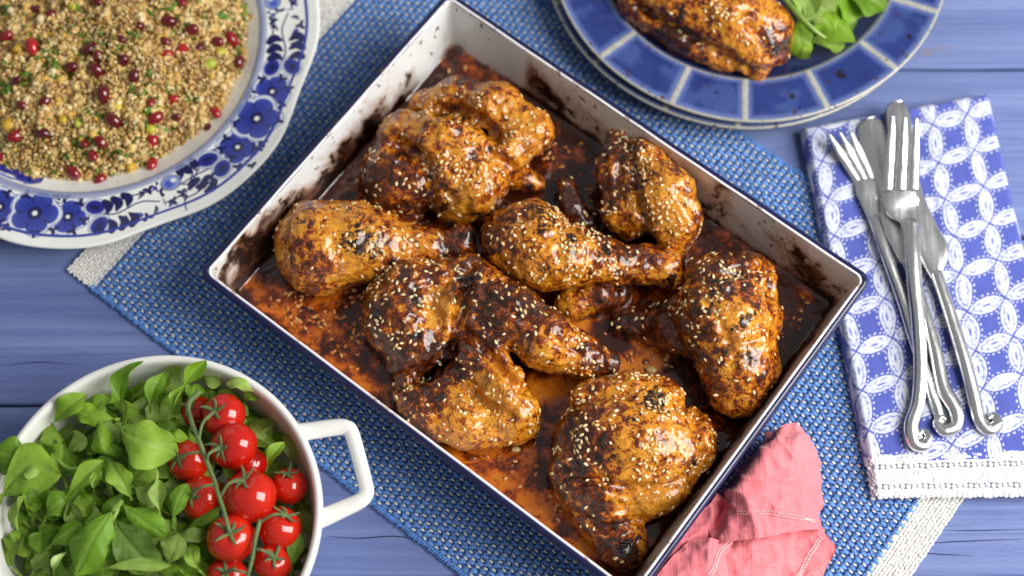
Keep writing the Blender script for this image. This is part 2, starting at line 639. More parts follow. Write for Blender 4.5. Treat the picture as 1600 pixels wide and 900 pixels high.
def mat_navy_enamel():
    m = NT('navy_enamel')
    n1 = m.noise(40, 5, 0.65)
    c = m.mix(m.ramp(n1, [(0.35, 0.0), (0.7, 0.6)]), L(30, 32, 78), L(22, 22, 52))
    chips = m.ramp(m.noise(55, 4, 0.7, dist=0.6), [(0.665, 0.0), (0.69, 1.0)])
    c = m.mix(chips, c, L(70, 50, 42))
    m.color(c); m.rough(m.ramp(n1, [(0.3, 0.12), (0.7, 0.3)]))
    m.bump(chips, 0.4, 0.0008)
    return m.m


M_ENAMEL, M_NAVY = mat_enamel(), mat_navy_enamel()
tray = thing('roasting_tray', (TC[0], TC[1], 0.4), 'white enamel roasting tray with a navy rim, baked-on stains and chicken pieces in sauce', 'baking tray')
rings = [(1.75, TZ0)] + [(1.42, TZ0 + 0.02), (1.16, TZ0 + 0.12), (1.02, TZ0 + 0.32)] + [(1.0 - 0.72 * t, TZ0 + 0.4 + (TZR - TZ0 - 0.45) * t) for t in np.linspace(0, 1, 34)] + [(0.24, TZR - 0.01)]
V, F, n = loft(rings)
cen = len(V)
V = np.vstack([V, [[TC[0], TC[1], TZ0]]])
Fl = F.tolist() + [[cen, k, (k + 1) % n] for k in range(n)]
Vl = V - np.array([TC[0], TC[1], 0])
uu, vv = Vl[:, 0] * U2[0] + Vl[:, 1] * U2[1], Vl[:, 0] * W2[0] + Vl[:, 1] * W2[1]
# long far wall is the dirtiest around its middle, short left wall at its lower third
soil = 0.75 * np.exp(-((uu - 2.5) / 3.2) ** 2) * (vv > 9) + 0.5 * np.exp(-((uu + 7.5) / 3.0) ** 2) * (vv > 9) + 0.75 * np.exp(-((vv + 7.8) / 1.9) ** 2) * (uu < -12) + 0.45 * np.exp(-((vv - 0.6) / 3.0) ** 2) * (uu < -12) + 0.35 * (uu > 12) * 1.0 + 0.22 * (uu < -12) * (vv < 5.5) - 0.7 * (uu < -9) * (vv > 7.0)
mk('inner_face', V, Fl, M_ENAMEL, tray, attrs={'soil': soil})
rings = [(0.20, TZR - 0.1), (0.24, TZR - 0.5), (0.55, TZR - 2.0), (0.98, TZ0 + 0.2), (1.15, TZ0 - 0.08), (1.6, TZ0 - 0.18)]
V, F, n = loft(rings)
V = np.vstack([V, [[TC[0], TC[1], TZ0 - 0.18]]])
Fl = F[:, ::-1].tolist() + [[len(V) - 1, 5 * n + (k + 1) % n, 5 * n + k] for k in range(n)]
mk('outer_face', V, Fl, M_NAVY, tray)
b = rrect(TU - 0.04, TV - 0.04, 0.47)
wob = 0.02 * np.sin(np.arange(len(b)) * 0.31) + 0.015 * np.sin(np.arange(len(b)) * 0.83)
V, F = tube(tray_uv(b[:, 0], b[:, 1], np.full(len(b), TZR - 0.16) + wob), 0.25, ns=14, closed=True, flat=1.15)
mk('rim', V, F, M_NAVY, tray)
V, F = tube(tray_uv(b[:, 0] * (TU - 0.2) / (TU - 0.04), b[:, 1] * (TV - 0.2) / (TV - 0.04), np.full(len(b), TZR + 0.075) + wob), 0.085, ns=8, closed=True)
M_EDGE = NT('worn_enamel_edge_with_glint')  # chipped white enamel edge; its white also paints in the rim's glint
M_EDGE.color(M_EDGE.ramp(M_EDGE.noise(60, 5, 0.7), [(0.55, L(240, 238, 240)), (0.62, L(190, 176, 170)), (0.68, L(60, 44, 48))])).set(Roughness=0.12)
mk('rim_edge', V, F, M_EDGE.m, tray)

# ------------------------------------------------------------------ sauce
nu, nv = 300, 230
gu, gv = np.meshgrid(np.linspace(-(TU - 0.9), TU - 0.9, nu), np.linspace(-(TV - 0.9), TV - 0.9, nv), indexing='ij')
P = tray_uv(gu, gv, np.zeros_like(gu)).reshape(-1, 3)
SZ = 1.28
hgt = SZ + 0.10 * (fbm(P, 0.5, 4, 5) - 0.5) + 0.05 * (fbm(P, 2.2, 3, 9) - 0.5)
ed = np.minimum(TU - 0.9 - np.abs(gu), TV - 0.9 - np.abs(gv)).ravel()
hgt += 0.12 * np.exp(-ed / 0.15)
P[:, 2] = hgt


def blob(P, x, y, r, z=SZ):
    c = px(x, y, z)
    return np.exp(-(((P[:, 0] - c[0]) ** 2 + (P[:, 1] - c[1]) ** 2) / pxr(x, y, z, r) ** 2))


thin = sum(blob(P, *b) for b in ((720, 740, 60), (800, 780, 70), (860, 840, 70), (900, 880, 40), (835, 640, 60), (900, 470, 60), (880, 590, 40), (1010, 560, 60), (955, 600, 40), (760, 690, 40)))
thin2 = sum(blob(P, *b) for b in ((400, 455, 40), (460, 520, 60), (640, 670, 70), (930, 420, 50)))
nz = fbm(P, 0.75, 5, 21); n2 = fbm(P, 2.6, 4, 33)
t = np.clip(thin * 0.42 + thin2 * 0.22, 0, 0.55) + (nz - 0.5) * 1.3 + (n2 - 0.5) * 0.5
m = NT('glossy_marinade')
tt = m.attr('tone', 'Fac')
tt = m.math('ADD', tt, m.math('MULTIPLY', m.math('SUBTRACT', m.noise(75, 6, 0.62, dist=0.9), 0.5), 1.9))
tt = m.math('ADD', tt, m.math('MULTIPLY', m.math('SUBTRACT', m.noise(420, 3, 0.6), 0.5), 0.35))
cc_ = m.ramp(tt, [(0.0, L(58, 23, 9)), (0.16, L(98, 38, 8)), (0.32, L(150, 64, 8)), (0.46, L(194, 98, 12)), (0.8, L(212, 126, 28))])
sp_ = m.ramp(m.noise(300, 3, 0.65), [(0.62, 0.0), (0.67, 0.75)])
m.color(m.mix(sp_, cc_, L(50, 20, 8))).set(Roughness=0.08, Specular_IOR_Level=0.5, Coat_Weight=0.6, Coat_Roughness=0.02)
m.bump(m.noise(45, 3, 0.5), 0.3, 0.0022)
M_SAUCE = m.m
tag(mk('marinade_sauce', P, grid_faces(nu, nv), M_SAUCE, origin=(TC[0], TC[1], SZ), attrs={'tone': t}), 'dark sticky brown and orange marinade pooled across the tray floor', 'sauce', kind='stuff')
# ------------------------------------------------------------------ chicken: smooth-blended volumes turned into one skin
def surface_nets(F, org, h):
    nx, ny, nz = F.shape
    neg = F < 0
    acc = np.zeros((nx - 1, ny - 1, nz - 1, 3)); cnt = np.zeros((nx - 1, ny - 1, nz - 1))
    I = np.stack(np.meshgrid(np.arange(nx - 1), np.arange(ny - 1), np.arange(nz - 1), indexing='ij'), -1)
    corner = [(a, b, c) for a in (0, 1) for b in (0, 1) for c in (0, 1)]
    sl = lambda o: tuple(slice(o[k], F.shape[k] - 1 + o[k]) for k in range(3))
    for a in corner:
        for ax in range(3):
            if a[ax]: continue
            b = list(a); b[ax] = 1
            fa, fb = F[sl(a)], F[sl(b)]
            m = (fa < 0) != (fb < 0)
            t = np.where(m, fa / (fa - fb + 1e-12 * (fa == fb)), 0)
            for k in range(3):
                acc[..., k] += m * (a[k] + (t if k == ax else 0))
            cnt += m
    act = cnt > 0
    idx = -np.ones(act.shape, int); idx[act] = np.arange(act.sum())
    V = (I[act] + acc[act] / cnt[act][:, None]) * h + org
    quads = []
    for ax in range(3):
        o1, o2 = [k for k in range(3) if k != ax]
        fa = [slice(1, -1)] * 3; fa[ax] = slice(0, -1)
        fb = list(fa); fb[ax] = slice(1, None)
        A, B = neg[tuple(fa)], neg[tuple(fb)]
        m = A != B
        ijk = np.argwhere(m)
        if not len(ijk): continue
        off = np.array([1, 1, 1]); off[ax] = 0
        g = ijk + off                                   # grid edge start
        fl = A[m]
        q = []
        for d1, d2 in ((-1, -1), (0, -1), (0, 0), (-1, 0)):
            c = g.copy(); c[:, o1] += d1; c[:, o2] += d2
            q.append(idx[c[:, 0], c[:, 1], c[:, 2]])
        q = np.stack(q, -1)
        flip = fl if ax != 1 else ~fl
        q[~flip] = q[~flip][:, ::-1]
        quads.append(q)
    return V, np.vstack(quads)


def smin(a, b, k):
    h = np.clip(0.5 + 0.5 * (b - a) / k, 0, 1)
    return b * (1 - h) + a * h - k * h * (1 - h)


def sd_cone(P, a, b, ra, rb):
    ab = b - a
    t = np.clip(((P - a) @ ab) / (ab @ ab + 1e-9), 0, 1)
    return np.linalg.norm(P - a - t[..., None] * ab, axis=-1) - (ra + (rb - ra) * t)


def sd_ell(P, c, rad, yaw):
    """Ellipsoid with its long axis turned by yaw in plan."""
    d = P - c
    cy, sy = math.cos(yaw), math.sin(yaw)
    q = np.stack([(d[..., 0] * cy + d[..., 1] * sy) / rad[0], (-d[..., 0] * sy + d[..., 1] * cy) / rad[1], d[..., 2] / rad[2]], -1)
    k = np.linalg.norm(q, axis=-1)
    return (k - 1) * min(rad) * 0.6 + (k - 1) * np.mean(rad) * 0.4


def vnormals(V, F):
    fn = np.cross(V[F[:, 2]] - V[F[:, 0]], V[F[:, 3]] - V[F[:, 1]])
    N = np.zeros_like(V)
    for k in range(4): np.add.at(N, F[:, k], fn)
    return N / (np.linalg.norm(N, axis=1)[:, None] + 1e-12)


def lap(V, F, it=2, lam=0.5):
    n = len(V)
    e = np.vstack([F[:, [0, 1]], F[:, [1, 2]], F[:, [2, 3]], F[:, [3, 0]]])
    e = np.vstack([e, e[:, ::-1]])
    deg = np.bincount(e[:, 0], minlength=n)[:, None].astype(float)
    for _ in range(it):
        S = np.stack([np.bincount(e[:, 0], V[e[:, 1], k], minlength=n) for k in range(3)], -1)
        V = V + lam * (S / deg - V)
    return V


def mat_chicken():
    m = NT('glazed_roast_skin')
    t, ch, pale = m.attr('tone', 'Fac'), m.attr('char', 'Fac'), m.attr('pale', 'Fac')
    mid = m.math('SUBTRACT', m.noise(170, 6, 0.64, dist=0.6), 0.5)
    fine = m.math('SUBTRACT', m.noise(520, 4, 0.6), 0.5)
    t = m.math('ADD', t, m.math('ADD', m.math('MULTIPLY', mid, 2.6), m.math('MULTIPLY', fine, 1.3)))
    c = m.ramp(t, [(0.02, L(228, 164, 50)), (0.24, L(206, 126, 24)), (0.40, L(156, 76, 13)), (0.55, L(116, 52, 12)), (0.74, L(82, 35, 11)), (0.98, L(58, 26, 11))])
    pk = m.ramp(m.math('ADD', pale, m.math('MULTIPLY', mid, 0.8)), [(0.40, 0.0), (1.0, 0.55)])
    c = m.mix(pk, c, L(222, 160, 58))
    cf = m.ramp(m.math('ADD', ch, m.math('ADD', m.math('MULTIPLY', mid, 2.2), m.math('MULTIPLY', fine, 1.2))), [(0.44, 0.0), (0.56, 0.7), (0.74, 1.0)])
    c = m.mix(cf, c, L(30, 18, 12))
    sp = m.ramp(m.noise(300, 3, 0.6), [(0.61, 0.0), (0.67, 0.75)])
    c = m.mix(sp, c, L(84, 34, 11))
    c = m.mix(1.0, c, m.ramp(m.noise(42, 4, 0.6), [(0.3, L(230, 208, 186)), (0.7, L(255, 252, 244))]), 'MULTIPLY')
    m.color(c)
    m.rough(m.ramp(m.noise(70, 3, 0.5), [(0.3, 0.17), (0.7, 0.36)]))
    h = m.math('ADD', m.noise(120, 4, 0.55), m.math('MULTIPLY', m.noise(420, 4, 0.6), m.math('ADD', m.math('MULTIPLY', cf, 0.5), 0.22)))
    vor = m.n('ShaderNodeTexVoronoi'); vor.inputs['Scale'].default_value = 420.0
    tcv = m.n('ShaderNodeTexCoord'); m.l(tcv.outputs['Object'], vor.inputs['Vector'])
    pim = m.math('MULTIPLY', m.ramp(vor.outputs['Distance'], [(0.1, 1.0), (0.5, 0.0)]), m.ramp(m.noise(28, 2, 0.5), [(0.48, 0.0), (0.6, 0.55)]))
    rg = m.math('ABSOLUTE', m.math('SUBTRACT', m.noise(55, 3, 0.5, dist=1.6, stretch=(1.0, 2.6, 1.4)), 0.5))
    h = m.math('ADD', h, pim)
    h = m.math('ADD', h, m.math('MULTIPLY', m.ramp(rg, [(0.0, 0.0), (0.06, 1.0)]), 0.45))
    m.bump(h, 0.5, 0.0017)
    m.set(Specular_IOR_Level=0.25, Coat_Weight=0.95, Coat_Roughness=0.075, Subsurface_Weight=0.05, Subsurface_Radius=(0.006, 0.0025, 0.001), Subsurface_Scale=0.5)
    return m.m


M_CHICK = mat_chicken()
M_BONE = simple('roasted_bone', L(120, 72, 44), 0.35, coat=0.3)
M_SEED = NT('toasted_sesame')
si = M_SEED.n('ShaderNodeObjectInfo')
M_SEED.color(M_SEED.ramp(si.outputs['Random'], [(0.0, L(180, 118, 54)), (0.25, L(226, 188, 122)), (0.6, L(244, 220, 172)), (1.0, L(236, 206, 150))])).set(Roughness=0.3, Specular_IOR_Level=0.5, Coat_Weight=0.3)
M_SEED = M_SEED.m

sv, sf = sphere_unit(8, 6)
sv = sv.copy(); tip = np.clip(sv[:, 0], 0, 1)
SEED_V = np.stack([sv[:, 0] * 0.170, sv[:, 1] * (0.098 - 0.034 * tip), sv[:, 2] * 0.055], -1)
_sm = bpy.data.meshes.new('sesame_seed')
_sm.from_pydata((SEED_V * CM).tolist(), [], sf); _sm.update()
_sm.polygons.foreach_set('use_smooth', np.ones(len(_sm.polygons), bool))
_sm.materials.append(M_SEED)

GOLD, AMBER, BROWN, DARK, CHAR, PALE = L(210, 136, 26), L(174, 88, 14), L(100, 44, 12), L(54, 24, 12), L(22, 14, 11), L(228, 172, 66)


def chicken(label, base, prims, k=0.8, h=0.115, creases=(), spots=(), tone=0.0, seeds=120, clusters=(), seed=1, floor=0.7, name='chicken_piece', cat='roast chicken', group='sesame roast chicken pieces in the tray', wrinkle=1.0, seams=()):
    """prims: ('c', [(x, y, z, r_px), ...]) cone chains or ('e', x, y, z, rx_px, ry_px, rz_cm, yaw_deg); pixels of the photo, z in cm."""
    cones, ells, pts = [], [], []
    for p in prims:
        if p[0] == 'c':
            q = [(px(x, y, z), pxr(x, y, z, r)) for x, y, z, r in p[1]]
            for (a, ra), (b, rb) in zip(q[:-1], q[1:]): cones.append((a, b, ra, rb))
            pts += [(a, r) for a, r in q]
        else:
            _, x, y, z, rx, ry, rz, yaw = p
            c = px(x, y, z); rr = (pxr(x, y, z, rx), pxr(x, y, z, ry), rz)
            ells.append((c, rr, math.radians(yaw))); pts.append((c, max(rr)))
    lo = np.min([c - r for c, r in pts], 0) - 0.6; hi = np.max([c + r for c, r in pts], 0) + 0.6
    lo[2] = max(lo[2], floor - 0.4)
    n = np.ceil((hi - lo) / h).astype(int) + 1
    G = np.stack(np.meshgrid(*[lo[k_] + h * np.arange(n[k_]) for k_ in range(3)], indexing='ij'), -1)
    D = np.full(G.shape[:3], 9.0)
    for a, b, ra, rb in cones: D = smin(D, sd_cone(G, a, b, ra, rb), k)
    for c, rr, yw in ells: D = smin(D, sd_ell(G, c, rr, yw), k)
    for cr in creases:                                   # (pixel polyline with z, radius cm, blend)
        q = [px(x, y, z) for x, y, z in cr[0]]
        for a, b in zip(q[:-1], q[1:]):
            D = -smin(-D, sd_cone(G, a, b, cr[1], cr[1]), cr[2])
    gp = G.reshape(-1, 3)
    D += wrinkle * 0.46 * (fbm(gp, 0.6, 3, seed) - 0.5).reshape(D.shape)
    D = np.maximum(D, floor - G[..., 2])
    V, F = surface_nets(D, lo, h)
    V = lap(V, F, 2, 0.5)
    N = vnormals(V, F)
    # skin folds and blisters
    ridge = 1 - np.abs(2 * fbm(V * [1, 1, 0.6], 1.1, 3, seed + 3) - 1)
    V = V + N * (wrinkle * (0.16 * (ridge ** 3 - 0.35) + 0.12 * (fbm(V, 2.3, 3, seed + 5) - 0.5) + 0.05 * ((1 - np.abs(2 * fbm(V, 3.0, 2, seed + 8) - 1)) ** 3 - 0.3) + 0.03 * (fbm(V, 7.0, 2, seed + 7) - 0.5)))[:, None]
    # seams where skin, meat and folded joints meet: grooves with a raised lip, cut on the upper side
    up_ = smooth(-0.05, 0.35, vnormals(V, F)[:, 2])
    Q = proj(V)
    for line, w_, dep in seams:
        Lp = resample(np.array([(x, y, 0) for x, y in line], float), 40)[:, :2]
        dm = np.full(len(V), 1e9)
        for q in range(39):
            a, b = Lp[q], Lp[q + 1]; ab = b - a
            u = np.clip(((Q - a) @ ab) / (ab @ ab + 1e-9), 0, 1)
            dm = np.minimum(dm, np.hypot(*(Q - a - u[:, None] * ab).T))
        dm = dm * (1 + 0.5 * (fbm(V, 1.8, 2, seed + 31) - 0.5))
        V = V - N * ((dep * np.exp(-(dm / w_) ** 2) - 0.28 * dep * np.exp(-((dm - 2.1 * w_) / w_) ** 2)) * up_)[:, None]
    V = lap(V, F, 1, 0.35)
    N = vnormals(V, F)
    Q = proj(V)
    # browned colour of the skin
    n1, n2, n3 = fbm(V, 0.42, 4, seed + 11), fbm(V, 1.3, 4, seed + 13), fbm(V, 3.0, 4, seed + 15)
    t = 0.425 + (n1 - 0.5) * 0.9 + (n2 - 0.5) * 1.4 + (n3 - 0.5) * 1.3 + tone
    c0 = np.zeros(len(V)); pale = np.zeros(len(V))
    top_ = smooth(-0.2, 0.2, N[:, 2])
    for kind, x, y, z, r, *w in spots:
        w_ = w[0] if w else 1.0
        d = np.exp(-((Q - (x, y)) ** 2).sum(1) / r ** 2) * w_ * top_
        if kind == 'char': c0 += d
        elif kind == 'pale': pale += d
        elif kind == 'dark': t += d
        elif kind == 'gold': t -= d
    chv = np.clip(c0 * 0.55, 0, 0.62) * (c0 > 0.05) + 0.34 * smooth(0.58, 0.75, n2 + 0.15 * (t - 0.5))
    t = np.where(t < 0.30, 0.30 - 0.20 * np.tanh((0.30 - t) / 0.35), t)
    tt_ = np.where(t > 0.62, 0.60 + 0.30 * np.tanh((t - 0.60) / 0.5), t)
    N = vnormals(V, F)
    ctr = V.mean(0)
    root = thing(name, (ctr[0], ctr[1], floor), label, cat, group)
    mk('skin', V, F, M_CHICK, root, attrs={'char': chv, 'tone': tt_, 'pale': pale})
    # sesame seeds stuck in the glaze
    rng = np.random.default_rng(seed + 100)
    w = np.clip(N[:, 2] - 0.05, 0, 1) ** 0.6 * (0.15 + smooth(0.45, 0.62, fbm(V, 0.8, 2, seed + 21)))
    w = w * (V[:, 2] > floor + 0.9)
    if clusters:
        b = 0.07 * np.ones(len(V))
        for x, y, z, r, a in clusters:
            b += a * np.exp(-((Q - (x, y)) ** 2).sum(1) / r ** 2)
        w = w * b
    if seeds and w.sum() > 0:
        pick = rng.choice(len(V), size=seeds * 3, replace=False, p=w / w.sum())
        kept = []
        for i in pick:
            p = V[i]
            if all((p[0] - V[j][0]) ** 2 + (p[1] - V[j][1]) ** 2 + (p[2] - V[j][2]) ** 2 > 0.20 ** 2 for j in kept): kept.append(i)
            if len(kept) >= seeds: break
        kept = np.array(kept)
        nn = N[kept] + rng.normal(0, 0.28, (len(kept), 3))
        R = frame_rot(nn, rng.uniform(0, 6.28, len(kept)))
        base = np.array(root.location)
        for q, i in enumerate(kept):
            o = bpy.data.objects.new('sesame_seed', _sm)
            M = Matrix(R[q].tolist()).to_4x4()
            s = rng.uniform(0.74, 1.02)
            o.matrix_local = Matrix.Translation(Vector((V[i] + N[i] * 0.022) * CM) - Vector(base)) @ M @ Matrix.Scale(s, 4)
            o.parent = root
            COL.objects.link(o)
    return root


# a  large breast-and-wing piece, far corner
chicken('large roast chicken breast with wing folded over it, in the far corner of the tray', None, [
    ('e', 628, 275, 2.6, 66, 66, 2.3, -30), ('c', [(632, 215, 3.3, 42), (700, 235, 3.7, 56), (742, 290, 3.4, 48)]), ('c', [(700, 290, 3.0, 50), (712, 318, 2.6, 34)]),
    ('c', [(655, 165, 2.5, 20), (715, 150, 3.4, 27), (775, 165, 4.0, 34), (826, 205, 3.6, 34), (790, 240, 3.4, 36)]), ('c', [(800, 270, 2.2, 26), (838, 288, 1.9, 14)]), ('e', 610, 320, 1.8, 48, 34, 1.2, -20)],
    k=0.55, creases=[([(662, 345, 3.2), (668, 300, 4.6), (660, 265, 5.2), (632, 240, 5.2)], 0.32, 0.5), ([(690, 175, 5.0), (740, 188, 5.6), (765, 205, 5.9)], 0.42, 0.4)],
    spots=[('gold', 690, 200, 4.5, 80, 0.5), ('gold', 810, 200, 4.5, 60, 0.7), ('pale', 715, 325, 3.5, 45), ('pale', 820, 215, 4.5, 40, 0.7), ('dark', 600, 290, 3.5, 70, 0.6), ('char', 700, 305, 4.0, 20, 0.9), ('dark', 720, 150, 4.5, 40, 0.5), ('char', 690, 150, 4, 16), ('char', 625, 250, 4.6, 22, 0.9), ('char', 840, 290, 2.2, 12, 0.8)],
    tone=-0.04, seeds=230, clusters=[(720, 250, 5, 60, 1.0), (620, 240, 4.5, 45, 0.5), (800, 190, 5, 50, 0.6), (690, 290, 4.6, 45, 0.9), (690, 145, 4.5, 40, 0.4), (640, 330, 3, 40, 0.3)], seed=5, seams=[([(655, 335), (672, 300), (668, 262), (640, 235), (618, 226)], 10, 0.5), ([(688, 172), (735, 182), (760, 198), (778, 216)], 10, 0.7), ([(698, 298), (712, 313)], 5, 0.3), ([(760, 235), (800, 262)], 8, 0.3)])

# b  left drumstick
chicken('glossy golden roast drumstick by the left wall of the tray, its knuckle pointing right', None, [
    ('c', [(492, 372, 3.0, 58), (500, 402, 2.9, 60)]), ('c', [(500, 385, 3.1, 66), (560, 378, 3.0, 58), (612, 386, 2.9, 40), (665, 386, 2.7, 25), (705, 382, 2.7, 24)]), ('c', [(728, 366, 2.9, 17), (726, 390, 2.6, 19)])],
    k=0.7, spots=[('gold', 520, 385, 4.5, 120, 0.32), ('char', 555, 372, 5.0, 40, 1.0), ('char', 585, 385, 4.6, 26, 0.9), ('dark', 730, 375, 3.5, 45, 0.8), ('char', 735, 372, 3.4, 18, 1.1), ('dark', 510, 415, 4.8, 30, 0.5), ('pale', 545, 425, 4.2, 32, 0.8), ('pale', 635, 380, 4.3, 30, 0.7), ('char', 475, 345, 4.3, 16, 0.9)],
    tone=-0.14, seeds=80, clusters=[(510, 350, 5, 60, 0.6), (600, 380, 4.5, 60, 0.7), (720, 370, 3.5, 35, 0.8), (480, 400, 4.5, 50, 0.3), (600, 410, 4, 60, 0.2)], seed=23, seams=[([(638, 352), (652, 378), (648, 402)], 5, 0.09), ([(452, 328), (444, 365), (450, 410)], 6, 0.14), ([(448, 438), (490, 452), (540, 445)], 6, 0.16), ([(540, 330), (600, 352)], 5, 0.1)], wrinkle=0.8)

# c  middle drumstick
chicken('roast chicken leg lying across the middle of the tray with a blackened blister on top', None, [
    ('c', [(796, 372, 3.2, 44), (830, 352, 3.6, 40)]), ('e', 838, 392, 3.6, 74, 60, 2.2, -25), ('c', [(850, 385, 3.7, 55), (895, 398, 3.8, 46), (945, 410, 3.6, 33), (1005, 414, 3.3, 26), (1042, 418, 3.2, 26)]), ('c', [(1042, 418, 3.2, 24), (1058, 436, 2.9, 15)])],
    k=0.7, spots=[('gold', 850, 410, 5, 95, 0.4), ('pale', 830, 435, 4.2, 50, 0.8), ('char', 850, 335, 5.2, 30, 1.2), ('char', 890, 380, 5.8, 24, 1.1), ('char', 945, 395, 5.0, 22, 0.8), ('dark', 800, 350, 4.6, 50, 0.5), ('char', 768, 395, 3.9, 18, 1), ('char', 1052, 432, 3.6, 18, 1.0), ('dark', 970, 400, 4.5, 50, 0.4), ('char', 858, 425, 5, 12, 0.8)],
    tone=-0.10, seeds=190, clusters=[(860, 360, 5.5, 70, 1.0), (820, 420, 5, 70, 0.6), (930, 400, 4.8, 60, 0.8), (1000, 415, 4.2, 50, 0.2), (790, 350, 4.5, 50, 0.4)], seed=37, seams=[([(764, 345), (796, 342), (832, 332)], 7, 0.24), ([(884, 338), (912, 368)], 6, 0.2), ([(780, 400), (800, 440)], 6, 0.14), ([(960, 385), (965, 425)], 5, 0.08)], wrinkle=0.9)

# d  piece against the far wall
chicken('tapering two-lobed roast chicken wing piece standing against the far right wall of the tray', None, [
    ('c', [(966, 208, 3.0, 17), (957, 265, 3.4, 23), (966, 330, 3.0, 24), (985, 352, 2.4, 22)]), ('e', 1006, 300, 2.9, 48, 70, 2.0, -20), ('c', [(985, 215, 3.2, 20), (1010, 255, 3.9, 32), (1040, 305, 4.2, 42), (1055, 345, 3.6, 40), (1050, 378, 2.8, 27)])],
    k=0.45, creases=[([(985, 235, 4.6), (985, 290, 5.0), (1010, 350, 4.6)], 0.20, 0.4)],
    spots=[('gold', 1040, 310, 5, 70, 0.7), ('pale', 1045, 330, 5, 45, 0.9), ('char', 1003, 262, 5.2, 20, 1.1), ('char', 1073, 320, 5.0, 16, 1.0), ('char', 940, 235, 3.8, 14, 0.9), ('dark', 975, 205, 4, 40, 0.5), ('dark', 950, 300, 4, 30, 0.4)],
    tone=-0.02, seeds=150, clusters=[(1010, 250, 5, 50, 0.8), (1040, 330, 5, 55, 1.0), (985, 220, 4.5, 40, 0.6), (965, 350, 3.6, 40, 0.7)], seed=41, seams=[([(985, 212), (990, 260), (1000, 310), (1012, 358)], 6, 0.32), ([(945, 250), (950, 325)], 5, 0.22), ([(1062, 300), (1088, 335)], 6, 0.15)])

# e  right thigh
chicken('tall roast chicken thigh near the right corner of the tray, dotted with charred spots', None, [
    ('c', [(1105, 432, 3.6, 36), (1168, 432, 3.8, 38)]), ('e', 1130, 500, 3.9, 78, 70, 2.7, -70), ('c', [(1160, 500, 3.9, 52), (1152, 575, 3.4, 58), (1150, 608, 2.8, 44)]), ('c', [(1178, 435, 3.4, 32), (1180, 500, 3.4, 36), (1176, 560, 3.0, 38)]), ('e', 1075, 505, 2.8, 42, 50, 1.9, 0), ('c', [(1055, 512, 2.1, 34), (1010, 507, 1.6, 24), (972, 505, 1.4, 20)])],
    k=0.7, creases=[([(1080, 440, 5.6), (1120, 452, 6.6), (1180, 446, 6.4)], 0.16, 0.5)],
    spots=[('gold', 1150, 520, 6, 90, 0.45), ('pale', 1150, 490, 6.3, 40, 0.7), ('pale', 1160, 545, 6, 36, 0.7), ('dark', 1140, 405, 5, 60, 0.9), ('char', 1155, 440, 6.3, 18, 1.0), ('char', 1120, 455, 6, 18, 1.0), ('char', 1165, 505, 6.4, 18, 1.0), ('char', 1110, 480, 6, 15, 1.0), ('char', 1170, 560, 6, 15, 1.0), ('dark', 1090, 560, 4, 50, 0.5), ('dark', 970, 505, 2.3, 60, 0.9), ('char', 950, 505, 2.6, 26, 0.8), ('dark', 1055, 480, 3.5, 40, 0.5), ('char', 1175, 490, 6.4, 12, 0.9)],  # shank is browned and painted darker still for the shade it lies in
    tone=-0.03, seeds=150, clusters=[(1170, 405, 5.5, 45, 1.0), (1090, 430, 5, 40, 0.5), (1150, 570, 6, 50, 0.5), (1110, 500, 6, 50, 0.4), (1170, 500, 6.4, 50, 0.3), (960, 500, 2.5, 35, 0.4)], seed=59, seams=[([(1078, 442), (1110, 434), (1150, 427), (1202, 420)], 7, 0.32), ([(1040, 490), (1060, 540), (1085, 590), (1112, 640)], 9, 0.3), ([(1110, 478), (1138, 530), (1150, 580)], 6, 0.14), ([(1090, 520), (1150, 537), (1190, 530)], 5, 0.12)])

